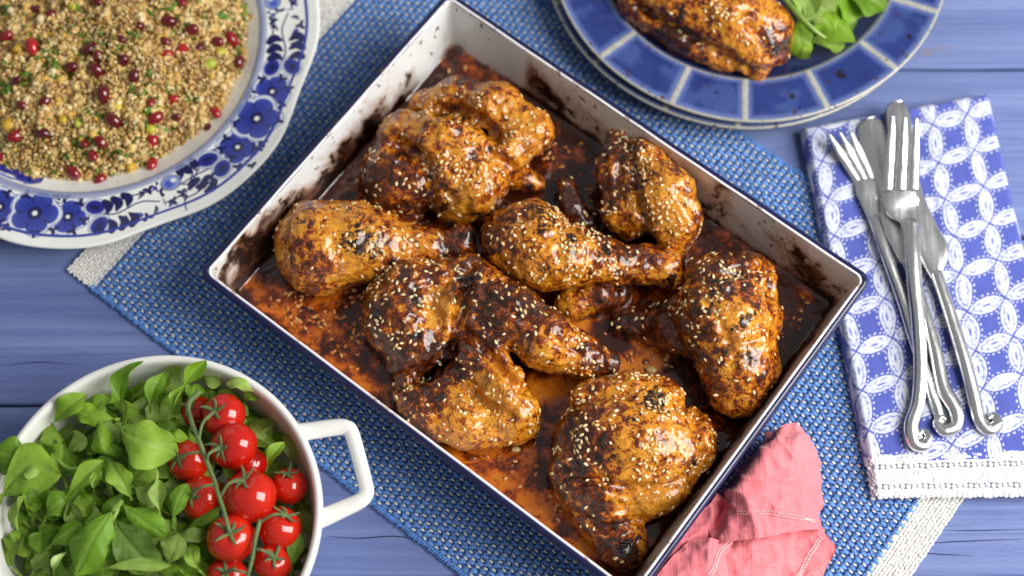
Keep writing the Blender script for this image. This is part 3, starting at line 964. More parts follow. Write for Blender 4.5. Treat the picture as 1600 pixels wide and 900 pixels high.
# f  centre piece: breast lump, long wing and folded tip
chicken('dark lacquered roast chicken wing in the tray centre, its tip folded forward', None, [
    ('e', 632, 500, 2.8, 62, 72, 2.1, 40), ('e', 712, 505, 2.7, 46, 58, 1.9, 0), ('c', [(605, 470, 2.6, 32), (640, 450, 3.0, 42), (690, 440, 3.0, 32), (735, 430, 3.0, 28)]), ('c', [(650, 540, 2.6, 48), (640, 560, 2.2, 36)]),
    ('c', [(752, 452, 3.3, 38), (800, 495, 3.9, 46), (850, 530, 3.7, 46), (905, 556, 3.0, 34), (950, 568, 2.4, 20)]),
    ('c', [(740, 505, 3.2, 36), (756, 560, 3.3, 36), (784, 610, 3.3, 34), (806, 652, 2.9, 34), (816, 668, 2.5, 24)]), ('e', 716, 610, 2.2, 48, 40, 1.5, 0), ('c', [(640, 612, 2.2, 28), (665, 645, 2.4, 40), (725, 655, 2.6, 42), (790, 664, 2.5, 34)])],
    k=0.5, creases=[([(716, 470, 4.9), (712, 520, 4.8), (700, 560, 4.3), (655, 590, 3.9)], 0.26, 0.4), ([(760, 545, 4.6), (800, 590, 4.6), (835, 620, 4.0)], 0.22, 0.35), ([(735, 480, 5), (790, 540, 5.2), (850, 575, 4.6)], 0.10, 0.4)],
    spots=[('dark', 620, 480, 4, 90, 0.28), ('pale', 690, 480, 4.6, 38, 0.9), ('gold', 680, 490, 4.5, 40, 0.9), ('dark', 800, 480, 5, 80, 0.42), ('pale', 770, 620, 4.6, 46, 0.8), ('gold', 780, 620, 4.6, 70, 0.9), ('gold', 860, 570, 4.6, 50, 0.8), ('char', 650, 460, 4.8, 18, 0.9), ('char', 640, 520, 4.6, 18, 0.8), ('char', 740, 440, 4.5, 22, 1.0), ('dark', 700, 575, 4, 45, 0.6), ('char', 720, 590, 4.4, 18, 1.2), ('dark', 655, 620, 3.5, 45, 0.4), ('char', 635, 640, 3.2, 18, 0.9), ('gold', 740, 660, 4, 60, 0.9), ('char', 770, 470, 5.2, 20, 0.6), ('dark', 930, 560, 3.5, 40, 0.5)],
    tone=0.0, seeds=290, clusters=[(640, 490, 5, 70, 0.7), (690, 420, 4.4, 45, 0.8), (745, 545, 5, 36, 1.0), (790, 640, 4.5, 50, 1.0), (850, 530, 5, 70, 0.8), (680, 660, 4, 50, 0.5), (920, 560, 4, 50, 0.6), (780, 480, 5, 50, 0.5)], seed=71, seams=[([(735, 418), (725, 460), (714, 510), (704, 550)], 9, 0.55), ([(706, 545), (680, 575), (640, 592), (608, 600)], 10, 0.55), ([(730, 520), (770, 562), (810, 602), (850, 612)], 8, 0.5), ([(760, 458), (830, 508), (905, 552)], 6, 0.16), ([(700, 590), (725, 602), (760, 632), (800, 652)], 7, 0.25), ([(648, 452), (690, 442), (730, 428)], 6, 0.2), ([(668, 470), (690, 500), (686, 530)], 6, 0.15)])

# g  near thigh with drumstick bone
chicken('broad glazed roast chicken thigh with its leg bone pointing to the near tray corner', None, [
    ('e', 985, 690, 3.0, 118, 78, 2.9, -8), ('e', 930, 730, 2.6, 72, 72, 2.1, 0), ('e', 1010, 745, 2.6, 74, 56, 2.1, 10), ('e', 1085, 690, 2.4, 34, 52, 1.8, 0), ('e', 1005, 768, 2.3, 72, 42, 1.7, 18), ('c', [(925, 625, 3.0, 34), (985, 612, 3.2, 30), (1040, 622, 3.2, 30)]), ('c', [(935, 770, 2.3, 58), (950, 805, 2.1, 44), (962, 845, 2.0, 28), (966, 866, 1.9, 25)]), ('c', [(975, 830, 2.0, 24), (988, 850, 1.9, 19), (984, 870, 1.7, 17)])],
    k=0.6, creases=[([(930, 632, 5.6), (990, 634, 6.2), (1060, 648, 5.8)], 0.30, 0.35), ([(900, 735, 4.8), (960, 752, 5.2), (1060, 742, 5.0)], 0.36, 0.4), ([(1090, 655, 5.0), (1098, 700, 4.6)], 0.18, 0.4)],
    spots=[('gold', 1000, 670, 6, 110, 0.55), ('dark', 890, 690, 4.8, 50, 0.8), ('char', 885, 745, 4, 30, 0.9), ('char', 1020, 625, 5.8, 26, 1.3), ('char', 985, 655, 6.3, 11, 1.1), ('char', 955, 715, 6, 20, 1.0), ('pale', 1000, 780, 4.6, 32, 1.3), ('pale', 1050, 768, 4.6, 22, 1.0), ('gold', 1005, 780, 4.6, 50, 0.5), ('dark', 920, 780, 3.8, 60, 0.5), ('char', 990, 850, 2.4, 26, 1.2), ('char', 960, 868, 2.3, 20, 0.8), ('dark', 965, 850, 2.5, 40, 0.7), ('char', 900, 690, 5.0, 16, 0.9), ('dark', 950, 700, 6, 36, 0.5), ('char', 1085, 725, 4.2, 14, 0.9)],
    tone=-0.03, seeds=260, clusters=[(1030, 715, 6, 60, 1.3), (890, 665, 5, 40, 0.8), (1020, 618, 6, 45, 1.0), (950, 640, 6, 60, 0.3), (900, 720, 5, 40, 0.6), (920, 790, 3.5, 50, 0.25), (1090, 700, 4.6, 30, 0.8)], seed=83, seams=[([(880, 735), (905, 752), (939, 749), (961, 760), (994, 763), (1045, 760), (1078, 743), (1100, 712)], 8, 0.40), ([(915, 617), (979, 616), (1000, 627), (1064, 632)], 8, 0.38), ([(1093, 641), (1090, 670), (1097, 707)], 6, 0.28), ([(915, 812), (950, 824), (1000, 812)], 7, 0.28), ([(900, 640), (890, 690), (905, 735)], 7, 0.16)], wrinkle=0.75)

# small dark scraps between the big pieces
chicken('small dark shred of roast chicken standing in the sauce between the big pieces', None, [('c', [(885, 290, 2.4, 15), (892, 325, 2.0, 17), (900, 345, 1.6, 18)]), ('c', [(885, 345, 1.4, 22), (920, 350, 1.3, 22)])], k=0.4, h=0.12,
        spots=[('dark', 890, 320, 2.4, 60, 0.9)], tone=0.25, seeds=8, seed=91, name='chicken_scrap', group=None)
chicken('flat sauce-coated strip of chicken lying between the centre wing and the right thigh', None, [('c', [(895, 475, 1.5, 30), (935, 460, 1.5, 34), (965, 455, 1.4, 24)])], k=0.4, h=0.12,
        spots=[('gold', 900, 470, 2.4, 40, 0.4), ('dark', 950, 460, 2.2, 40, 0.6)], tone=0.05, seeds=10, seed=95, name='chicken_scrap', group=None)

# sesame seeds soaked in the sauce (uncountable, tinted by the marinade)
rng = np.random.default_rng(61)
cl = [(460, 480, 45, 40), (520, 505, 50, 50), (450, 520, 30, 26), (560, 540, 60, 26), (520, 560, 50, 14), (720, 110, 50, 20), (870, 240, 50, 24), (640, 590, 40, 16), (700, 690, 60, 22), (800, 720, 60, 20), (860, 800, 50, 16), (1040, 560, 60, 22), (1240, 500, 50, 10), (1000, 540, 60, 16), (920, 380, 60, 12), (1130, 780, 60, 14), (930, 300, 50, 14), (560, 470, 30, 20), (1200, 620, 40, 10)]
pts = []
for x, y, s, n_ in cl:
    for _ in range(n_):
        p = px(x + rng.normal(0, s * 0.55), y + rng.normal(0, s * 0.45), SZ)
        d = p[:2] - TC
        if abs(d @ U2) < TU - 1.5 and abs(d @ W2) < TV - 1.5: pts.append(p + [0, 0, 0.05])
pts = np.array(pts)
S3, F3_ = sphere_unit(8, 5)
S3 = np.stack([S3[:, 0] * 0.165, S3[:, 1] * 0.095, S3[:, 2] * 0.06], -1)
F3t = np.array([[f[0], f[1], f[2]] for f in F3_] + [[f[0], f[2], f[3]] for f in F3_ if len(f) == 4])
R = frame_rot(np.tile([0, 0, 1.0], (len(pts), 1)) + rng.normal(0, 0.2, (len(pts), 3)), rng.uniform(0, 6.28, len(pts)))
V, F = scatter_mesh(S3, F3t, R, pts)
cc = np.stack([L(196, 104, 34), L(214, 134, 60), L(160, 74, 22), L(226, 170, 100)])[rng.integers(0, 4, len(pts))]
m = NT('marinade_soaked_sesame'); m.color(m.attr('col')).set(Roughness=0.2, Coat_Weight=0.5)
o = mk('soaked_sesame', V, F, m.m, origin=(TC[0], TC[1], SZ), col=np.repeat(cc, len(S3), 0))
tag(o, 'sesame seeds stained orange and sunk in the tray sauce', 'sesame seeds', kind='stuff')
chk = [((1018, 578), 0.32), ((1040, 562), 0.16), ((806, 702), 0.26), ((1022, 592), 0.14)]
m = NT('softened_garlic'); m.set(Base_Color=L(206, 178, 112), Roughness=0.25, Coat_Weight=0.5)
for i, ((x, y), r_) in enumerate(chk):
    S4, F4 = sphere_unit(12, 8)
    S4 = S4 * np.array([r_, r_ * 0.75, r_ * 0.5]) * (1 + 0.3 * (fbm(S4, 1.5, 2, i) - 0.5)[:, None])
    p = px(x, y, 1.45)
    tag(mk('garlic_piece', S4 + p, F4, m.m, origin=p), ['pale soft garlic lump between the thigh tops', 'tiny garlic crumb above the near thigh', 'greenish garlic lump below the centre wing tip', 'small garlic crumb touching the near thigh'][i], 'garlic', 'garlic bits in the sauce')

# beads of fat floating on the sauce
rng = np.random.default_rng(91)
pts, rr = [], []
for x, y, s_, n_ in ((1210, 530, 40, 14), (1220, 590, 30, 8), (930, 600, 50, 10), (760, 740, 60, 14), (500, 520, 60, 16), (880, 250, 40, 8), (1130, 700, 30, 8), (850, 820, 50, 12), (620, 600, 40, 8), (1000, 560, 40, 8), (440, 470, 30, 8), (1120, 820, 40, 8)):
    for _ in range(n_):
        p = px(x + rng.normal(0, s_ * 0.6), y + rng.normal(0, s_ * 0.5), SZ)
        d = p[:2] - TC
        if abs(d @ U2) < TU - 1.5 and abs(d @ W2) < TV - 1.5: pts.append(p + [0, 0, 0.03]); rr.append(rng.choice([0.07, 0.1, 0.14, 0.2], p=[.4, .3, .2, .1]))
pts, rr = np.array(pts), np.array(rr)
S5, F5_ = sphere_unit(12, 8)
F5 = np.array([[f[0], f[1], f[2]] for f in F5_] + [[f[0], f[2], f[3]] for f in F5_ if len(f) == 4])
M5 = np.zeros((len(pts), 3, 3)); M5[:, 0, 0] = rr * rng.uniform(0.9, 1.3, len(pts)); M5[:, 1, 1] = rr; M5[:, 2, 2] = rr * 0.4
V, F = scatter_mesh(S5, F5, M5, pts)
m = NT('golden_fat'); m.set(Base_Color=L(168, 84, 20), Roughness=0.04, Coat_Weight=1.0, Coat_Roughness=0.02, Transmission_Weight=0.55, IOR=1.4)
tag(mk('fat_bead', V, F, m.m, origin=(TC[0], TC[1], SZ)), 'tiny glossy beads of fat floating on the tray sauce', 'fat beads', kind='stuff')
# ------------------------------------------------------------------ painted blue and white plate with couscous
PC = np.array([-26.30, 15.98])
PR = 14.2


def scallop(th):
    p = 7 * (th - math.radians(9.4))
    return 1 + 0.017 * np.cos(p) - 0.004 * np.cos(2 * p)


NTH = 2400
th = np.linspace(0, 2 * np.pi, NTH, endpoint=False)
prof = [(0.02, 1.0), (4, 1.0), (8.6, 1.0)] + [(9.0 + 1.7 * t, 1.02 + 0.98 * t ** 1.3) for t in np.linspace(0, 1, 22)] + [(10.8 + 3.2 * t, 2.02 + 0.42 * t - 0.1 * math.sin(math.pi * t)) for t in np.linspace(0, 1, 74)] + \
       [(14.10, 2.45), (14.18, 2.42), (14.22, 2.34), (14.20, 2.25), (14.10, 2.19), (13.6, 2.10), (10.9, 1.72), (9.2, 0.8), (8.4, 0.46), (8.0, 0.42), (0.02, 0.42)]
pr_ = np.array(prof)
sc = scallop(th)
k = smooth(10.9, 14.0, pr_[:, 0])
R = pr_[None, :, 0] * (1 + (sc[:, None] - 1) * k[None, :])
Zp = np.broadcast_to(pr_[None, :, 1], R.shape) + 0.05 * np.cos(7 * (th[:, None] - 0.16)) * k[None]
V = np.stack([PC[0] + R * np.cos(th)[:, None], PC[1] + R * np.sin(th)[:, None], Zp], -1).reshape(-1, 3)
F = grid_faces(NTH, len(prof), wrap_u=True)
nomR = np.broadcast_to(pr_[None, :, 0], R.shape).ravel()
top = (np.arange(len(prof)) < len(prof) - 8)
istop = np.broadcast_to(top[None], R.shape).ravel()
# paint: the border motif repeats round the rim, so fold the angle into one repeat first
rel = V[:, :2] - PC
ang = np.arctan2(rel[:, 1], rel[:, 0]); rad = np.hypot(rel[:, 0], rel[:, 1])
zdec = 2.2


def pth(x, y):
    d = px(x, y, zdec)[:2] - PC
    return math.atan2(d[1], d[0]), math.hypot(*d)


aB, _ = pth(401, 184); aA, _ = pth(78, 333)
PER = aB - aA
PER = 2 * math.pi / round(2 * math.pi / PER)
fold = (ang - aB + PER / 2) % PER - PER / 2
X = PC[0] + rad * np.cos(fold + aB); Y = PC[1] + rad * np.sin(fold + aB)
WHITE, COB, MID, NAV, PALEB = L(246, 246, 240), L(30, 42, 148), L(70, 90, 188), L(18, 20, 84), L(146, 162, 216)
col = np.tile(WHITE, (len(V), 1))


def lay(a, c):
    global col
    a = (np.clip(a, 0, 1) * istop)[:, None]
    col = col * (1 - a) + np.asarray(c) * a


ok = (nomR > 10.7) & (nomR < 14.0)


def loc(x, y):
    p = px(x, y, zdec); return X - p[0], Y - p[1], pxr(x, y, zdec, 1.0)


def ell_(x, y, rx, ry, deg, c, soft=0.12, a=1.0, gate=True):
    dx, dy, s = loc(x, y)
    t = math.radians(deg)
    q = np.hypot((dx * math.cos(t) + dy * math.sin(t)) / (rx * s), (-dx * math.sin(t) + dy * math.cos(t)) / (ry * s))
    lay(a * (1 - smooth(1 - soft, 1 + soft, q)) * (ok if gate else 1), c)


def ring_(x, y, r, w, c, lob=0, amp=0.0, ph=0.0, a=1.0):
    dx, dy, s = loc(x, y)
    t = np.arctan2(dy, dx); d = np.hypot(dx, dy) / s
    rr = r * (1 + amp * np.cos(lob * t + ph))
    lay(a * (1 - smooth(w * 0.5, w, np.abs(d - rr))) * ok, c)


def stroke_(pts, w0, w1, c, gate=True, bulge=0.0):
    P = np.array([px(x, y, zdec)[:2] for x, y in pts])
    s = pxr(pts[0][0], pts[0][1], zdec, 1.0)
    P = resample(np.c_[P, np.zeros(len(P))], 14)[:, :2]
    best = np.full(len(X), 1e9)
    for i in range(13):
        a, b = P[i], P[i + 1]; ab = b - a
        t = np.clip(((X - a[0]) * ab[0] + (Y - a[1]) * ab[1]) / (ab @ ab + 1e-9), 0, 1)
        u = (i + t) / 13
        w = (w0 + (w1 - w0) * u + bulge * np.sin(np.pi * u)) * s
        best = np.minimum(best, np.hypot(X - a[0] - t * ab[0], Y - a[1] - t * ab[1]) - w)
    lay((1 - smooth(-0.012, 0.022, best)) * (ok if gate else 1), c)


def flower_(x, y, r, n, ph):
    dx, dy, s = loc(x, y)
    t = np.arctan2(dy, dx); d = np.hypot(dx, dy) / (r * s)
    pet = np.abs(np.cos(n * t / 2 + ph))
    edge = 0.70 + 0.26 * pet ** 0.5
    m = (1 - smooth(0.97, 1.03, d / (edge + 0.14))) * ok
    lay(m, L(226, 230, 236))
    inn = 1 - smooth(0.94, 1.02, d / edge)
    shade_ = np.clip(d / edge, 0, 1)[:, None] * 0.55
    lay(inn * ok, COB * (1 - shade_) + MID * shade_)
    lay(inn * ok * (1 - smooth(0.05, 0.3, pet)) * 0.7 * smooth(0.25, 0.5, d), NAV)
    lay(inn * ok * smooth(0.55, 0.8, np.cos(n * 4 * t)) * smooth(0.3, 0.5, d) * (1 - smooth(0.55, 0.75, d)) * 0.6, NAV)
    lay((1 - smooth(0.26, 0.34, d)) * ok, NAV)
    lay((1 - smooth(0.08, 0.13, d)) * ok, WHITE)
    ring_(x, y, r * 1.02, 1.1, MID, n, 0.09, 2 * ph, 0.8)


for pts in ([(432, 105), (446, 80), (440, 45), (450, 20)], [(440, 92), (425, 70), (428, 30), (426, 10)], [(335, 258), (300, 275), (285, 285)], [(345, 270), (310, 300), (290, 312), (292, 330)], [(300, 270), (290, 300), (255, 318)], [(310, 262), (296, 285), (270, 285)]):
    stroke_(pts, 1.3, 1.1, L(40, 48, 112))
zdec = 2.2
for q in range(34):
    th_ = aB - PER / 2 + PER * (q + 0.5) / 34
    r_ = 11.32 if q % 2 else 13.02
    sg = 1 if q % 2 else -1
    P_ = [PC + (r_ + sg * d_) * np.array([math.cos(th_ + e_), math.sin(th_ + e_)]) for d_, e_ in ((0.0, 0.0), (0.16, 0.014), (0.42, 0.016 * (1 if q % 4 < 2 else -1)))]
    bb_ = np.full(len(X), 1e9); P_ = resample(np.c_[np.array(P_), np.zeros(3)], 8)[:, :2]
    near = (np.abs(X - P_[0, 0]) < 1.2) & (np.abs(Y - P_[0, 1]) < 1.2)
    for i_ in range(7):
        a_, ab_ = P_[i_], P_[i_ + 1] - P_[i_]
        t_ = np.clip(((X[near] - a_[0]) * ab_[0] + (Y[near] - a_[1]) * ab_[1]) / (ab_ @ ab_), 0, 1)
        bb_[near] = np.minimum(bb_[near], np.hypot(X[near] - a_[0] - t_ * ab_[0], Y[near] - a_[1] - t_ * ab_[1]) - 0.11 * math.sin(math.pi * min(1, (i_ + 1.2) / 8)))
    lay((1 - smooth(-0.01, 0.03, bb_)) * ok * 0.95, (NAV, COB)[q % 3 == 0])
flower_(371, 229, 32, 4, 0.4); flower_(425, 142, 30, 4, 1.1); flower_(401, 184, 39, 5, 0.2)
for x, y, rx, ry, dg in ((324, 248, 17, 12, 20), (347, 263, 16, 13, 70), (424, 104, 15, 12, 60), (456, 104, 16, 12, 130)):
    ell_(x, y, rx + 3.5, ry + 3.5, dg, L(84, 98, 170)); ell_(x, y, rx + 2.4, ry + 2.4, dg, L(226, 230, 236)); ell_(x, y, rx, ry, dg, COB); ell_(x, y, rx * 0.55, ry * 0.4, dg, NAV, 0.5)
for x, y, r in ((266, 284, 15), (240, 321, 17)):
    ell_(x, y, r + 1.6, r * 0.8 + 1.6, 20, NAV); ell_(x, y, r, r * 0.8, 20, PALEB); ell_(x - 3, y + 2, r * 0.55, r * 0.5, 20, MID, 0.5); ell_(x + 4, y - 4, r * 0.3, r * 0.22, 20, WHITE, 0.4)
for pts in ([(440, 62), (428, 58), (420, 64)], [(441, 78), (430, 72), (420, 78)], [(440, 90), (430, 86), (421, 90)], [(452, 62), (464, 56), (474, 62)], [(452, 76), (464, 70), (474, 76)], [(452, 90), (464, 86), (473, 90)],
            [(306, 292), (316, 290), (322, 278)], [(320, 300), (330, 296), (336, 284)], [(296, 296), (300, 286), (308, 280)], [(300, 268), (292, 264), (288, 258)], [(285, 272), (280, 266), (280, 258)], [(310, 258), (302, 254), (298, 248)]):
    stroke_(pts, 1.6, 5.0, NAV, bulge=3.4)
for x, y in ((240, 289), (271, 314), (398, 232), (352, 215), (440, 165), (385, 150), (452, 140), (395, 262), (372, 262), (412, 225), (392, 140), (436, 190), (345, 232), (366, 190), (405, 232), (440, 122), (408, 122), (330, 275), (362, 246), (470, 40), (425, 30), (250, 300), (284, 300), (462, 105)):
    for q in range(3):
        a = q * 2.1 + x
        ell_(x + 4 * math.cos(a), y + 4 * math.sin(a), 5.0, 3.0, -math.degrees(a), NAV, 0.25)
# lines that follow the rim
lay((1 - smooth(0.075, 0.115, np.abs(nomR - 13.42))), L(40, 56, 160))
lay((1 - smooth(0.15, 0.26, np.abs(nomR - 10.72))) * 0.85, L(120, 132, 178))
lay((1 - smooth(0.03, 0.06, np.abs(nomR - 10.98))), L(150, 158, 190))
# scroll painted in the well, seen beside the couscous
zdec = 1.25
X, Y = V[:, 0].copy(), V[:, 1].copy()
stroke_([(-30, 250), (0, 262), (30, 272), (45, 285), (62, 283), (58, 273)], 7, 4, COB, False, 3)
stroke_([(-20, 240), (10, 250), (36, 262), (48, 256)], 3, 5, NAV, False, 2)
stroke_([(105, 262), (128, 272), (150, 270)], 5, 2, NAV, False, 2)
stroke_([(-10, 272), (25, 284), (50, 290)], 2, 2, MID, False)
m = NT('glazed_blue_and_white_earthenware')
m.color(m.mix(1.0, m.attr('col'), m.ramp(m.noise(60, 3, 0.6), [(0.3, 0.93), (0.7, 1.02)]), 'MULTIPLY')).set(Roughness=0.14, Specular_IOR_Level=0.5, Coat_Weight=0.4, Coat_Roughness=0.05)
m.bump(m.noise(45, 3, 0.5), 0.06, 0.002)
M_DELFT = m.m
o = mk('painted_plate', V, F, M_DELFT, origin=(PC[0], PC[1], 0.42), col=col)
tag(o, 'scalloped white plate hand-painted with blue flowers, heaped with couscous', 'plate')

# couscous heap: a mound of separate grains
def heap_z(x, y):
    d = np.hypot(x - PC[0] + 0.1, y - PC[1] - 0.3)
    P = np.stack([x, y, 0 * x], -1)
    ang = np.arctan2(y - PC[1], x - PC[0])
    Rr = 10.25 + 0.3 * np.sin(3 * ang + 1) + 0.9 * (fbm(P, 0.55, 2, 4) - 0.5) - 0.55 * np.exp(-((ang + 1.85) / 0.35) ** 2)
    q = np.clip(1 - (d / Rr) ** 2.6, 0, 1)
    return 1.0 + q * (2.5 + 1.5 * (fbm(P, 0.45, 3, 8) - 0.5)) + q ** 0.3 * 0.95 * (fbm(P, 1.9, 3, 12) - 0.5), q


rng = np.random.default_rng(21)
g = np.stack(np.meshgrid(np.linspace(-10.8, 10.8, 150), np.linspace(-10.8, 10.8, 150), indexing='ij'), -1).reshape(-1, 2) + PC
hz, q = heap_z(g[:, 0], g[:, 1])
Vb = np.c_[g, hz - 0.12]
Fb = grid_faces(150, 150)
keep = (q[Fb] > 0.0).all(1)
Fb = Fb[keep]
use = np.unique(Fb); remap = -np.ones(len(Vb), int); remap[use] = np.arange(len(use))
n = 27000
xy = rng.uniform(-10.8, 10.8, (n * 2, 2)) + PC
hz, q = heap_z(xy[:, 0], xy[:, 1])
k = q > 0.02
xy, hz = xy[k][:n], hz[k][:n]
n = len(xy)
P3 = np.c_[xy, hz]
P3[:, 2] += rng.uniform(-0.12, 0.13, n)
size = np.clip(rng.lognormal(-2.36, 0.36, n), 0.045, 0.22) * (0.75 + 0.6 * smooth(0.45, 0.65, fbm(P3, 1.3, 2, 66)))
M_ = rand_rot(n, rng) * (size[:, None] * rng.uniform(0.82, 1.18, (n, 3)))[:, None, :]
base = np.stack([L(230, 198, 132), L(214, 178, 112), L(242, 218, 166), L(196, 152, 86), L(222, 178, 84), L(168, 126, 74)])
ci = rng.choice(6, n, p=[0.3, 0.24, 0.18, 0.12, 0.1, 0.06])
C_ = base[ci] * rng.uniform(0.8, 1.1, (n, 1))
herb = rng.random(n) < 0.075 * (0.3 + 2.4 * smooth(0.5, 0.65, fbm(P3, 0.6, 2, 31)))
C_[herb] = L(86, 128, 34) * rng.uniform(0.5, 1.3, (herb.sum(), 1))
M_[herb] = M_[herb] * np.array([2.1, 1.2, 0.3])[None, None, :]
V, F = scatter_mesh(I_V, I_F, M_, P3)
c_all = np.repeat(C_, 12, 0)
m = NT('herbed_couscous_grain')
m.color(m.attr('col')).set(Roughness=0.5, Specular_IOR_Level=0.4, Subsurface_Weight=0.15, Subsurface_Radius=(0.003, 0.002, 0.001), Subsurface_Scale=0.4)
M_GRAIN = m.m
Vall = np.vstack([V, Vb[use]]); base_c = np.tile(L(140, 100, 52), (len(use), 1))
Ftri = np.vstack([remap[Fb][:, [0, 1, 2]], remap[Fb][:, [0, 2, 3]]]) + len(V)
o = mk('couscous', Vall, np.vstack([F, Ftri]), M_GRAIN, origin=(PC[0], PC[1], 1.0), col=np.vstack([c_all, base_c]))
tag(o, 'fluffy herbed couscous heaped on the blue and white plate', 'couscous', kind='stuff')

# pomegranate seeds, pistachios: one mesh each, copied
m = NT('pomegranate_flesh')
oi = m.n('ShaderNodeObjectInfo')
m.color(m.ramp(oi.outputs['Random'], [(0.0, L(78, 6, 16)), (0.5, L(112, 8, 18)), (0.85, L(146, 12, 20)), (1.0, L(186, 26, 26))])).set(Roughness=0.12, Coat_Weight=0.6, Coat_Roughness=0.05, Subsurface_Weight=0.06, Subsurface_Radius=(0.006, 0.001, 0.001), Subsurface_Scale=0.5)
M_POM = m.m
su, sf_ = sphere_unit(12, 9)
r = np.random.default_rng(2)
facet = su * (1 + 0.10 * (fbm(su, 1.4, 2, 3) - 0.5)[:, None] * 2)
pv = facet * np.array([0.56, 0.38, 0.36]); pv[:, 1] *= 1 - 0.25 * np.clip(su[:, 0], 0, 1); pv[:, 2] *= 1 - 0.25 * np.clip(su[:, 0], 0, 1)


def copies(name, V, F, mat, spots, label, cat, group, zoff, scale=(0.68, 1.15), labels=None, tilt=0.5, rng=None, zfun=None):
    me = bpy.data.meshes.new(name); me.from_pydata((V * CM).tolist(), [], F); me.update()
    me.polygons.foreach_set('use_smooth', np.ones(len(me.polygons), bool)); me.materials.append(mat)
    out = []
    for i, (x, y) in enumerate(spots):
        p = px(x, y, 3.0)
        for _ in range(5):
            z = zfun(np.array([p[0]]), np.array([p[1]]))[0][0]
            p = px(x, y, z + zoff * (0.2 + 1.1 * ((i * 37) % 11) / 11))
        o = bpy.data.objects.new(name, me)
        e = (rng.normal(0, tilt), rng.normal(0, tilt), rng.uniform(0, 6.28))
        s = rng.uniform(*scale) * CM / CM
        o.location = p * CM; o.rotation_euler = e; o.scale = (s, s, s)
        COL.objects.link(o)
        tag(o, (labels or {}).get(i, label), cat, group)
        out.append(o)
    return out


PS = [(172, 48), (402, 130), (325, 188), (327, 238), (470, 85), (555, 140), (610, 168), (668, 160), (800, 205), (447, 258), (505, 343), (578, 332), (520, 395), (378, 402), (512, 472), (510, 548), (335, 600), (242, 575), (52, 455), (283, 480), (335, 475), (310, 520), (300, 165), (55, 270), (70, 350), (150, 340), (590, 395), (325, 5), (705, 440), (725, 140), (612, 5), (145, 445), (5, 525), (560, 180), (720, 375), (108, 160), (775, 130), (640, 100), (120, 30), (560, 70), (235, 225), (20, 120), (410, 205), (345, 320)]
copies('pomegranate_seed', pv, sf_, M_POM, [(x * .4667, y * .4667) for x, y in PS], 'glossy dark red pomegranate seed half sunk in the couscous', 'pomegranate seed', 'pomegranate seeds scattered in the couscous', 0.2,
       labels={0: 'bright red pomegranate seed lying alone near the top of the couscous', 16: 'pomegranate seed at the bottom edge of the couscous heap, on bare plate', 8: 'bright red pomegranate seed at the right edge of the couscous heap', 15: 'pomegranate seed at the lower right edge of the couscous heap'}, rng=np.random.default_rng(5), zfun=heap_z)
m = NT('pistachio_flesh')
oi = m.n('ShaderNodeObjectInfo')
m.color(m.ramp(oi.outputs['Random'], [(0.0, L(160, 176, 50)), (0.5, L(212, 190, 60)), (1.0, L(214, 160, 44))])).set(Roughness=0.4, Subsurface_Weight=0.1)
M_PIS = m.m
qv = su * np.array([0.46, 0.33, 0.24]) * (1 + 0.25 * (fbm(su, 2.0, 2, 9) - 0.5)[:, None])
copies('pistachio_kernel', qv, sf_, M_PIS, [(x * .4667, y * .4667) for x, y in [(270, 212), (265, 410), (68, 165), (210, 395), (395, 360), (440, 555), (30, 415), (740, 172), (500, 430), (240, 20), (700, 215)]], 'pale yellow-green pistachio kernel in the couscous', 'pistachio', 'pistachio kernels scattered in the couscous', 0.08, rng=np.random.default_rng(6), zfun=heap_z)

# ------------------------------------------------------------------ two blue glazed plates at the far right
BC = np.array([14.90, 22.35])
BR, BI = 12.72, 9.66


def plate_prof(R, Ri, z0):
    return [(0.02, z0 + 0.42), (4, z0 + 0.42), (7.6, z0 + 0.45)] + [(7.9 + (Ri - 7.9) * t, z0 + 0.48 + 0.95 * t ** 1.4) for t in np.linspace(0, 1, 14)] + [(Ri + 0.1 + (R - Ri - 0.3) * t, z0 + 1.46 + 0.34 * t) for t in np.linspace(0, 1, 46)] + \
           [(R - 0.10, z0 + 1.83), (R - 0.02, z0 + 1.79), (R, z0 + 1.70), (R - 0.05, z0 + 1.58), (R - 0.3, z0 + 1.5), (Ri, z0 + 1.12), (8.0, z0 + 0.2), (7.4, z0), (0.02, z0)]


bars_px = [((983, 61), (939, 94)), ((1068, 120), (1052, 164)), ((1162, 143), (1163, 192)), ((1265, 127), (1291, 173)), ((1349, 77), (1396, 110)), ((1396, 5), (1455, 21))]
bars = []
for a, b in bars_px:
    d = (px(*a, 2.2)[:2] + px(*b, 2.4)[:2]) / 2 - BC
    bars.append(math.atan2(d[1], d[0]))
step = np.mean(np.diff(bars))
nb = round(2 * math.pi / step); extra = nb - len(bars)
rest = 2 * math.pi - (bars[-1] - bars[0])
bars += [bars[5] + rest * (q + 1) / (extra + 1) for q in range(extra)]


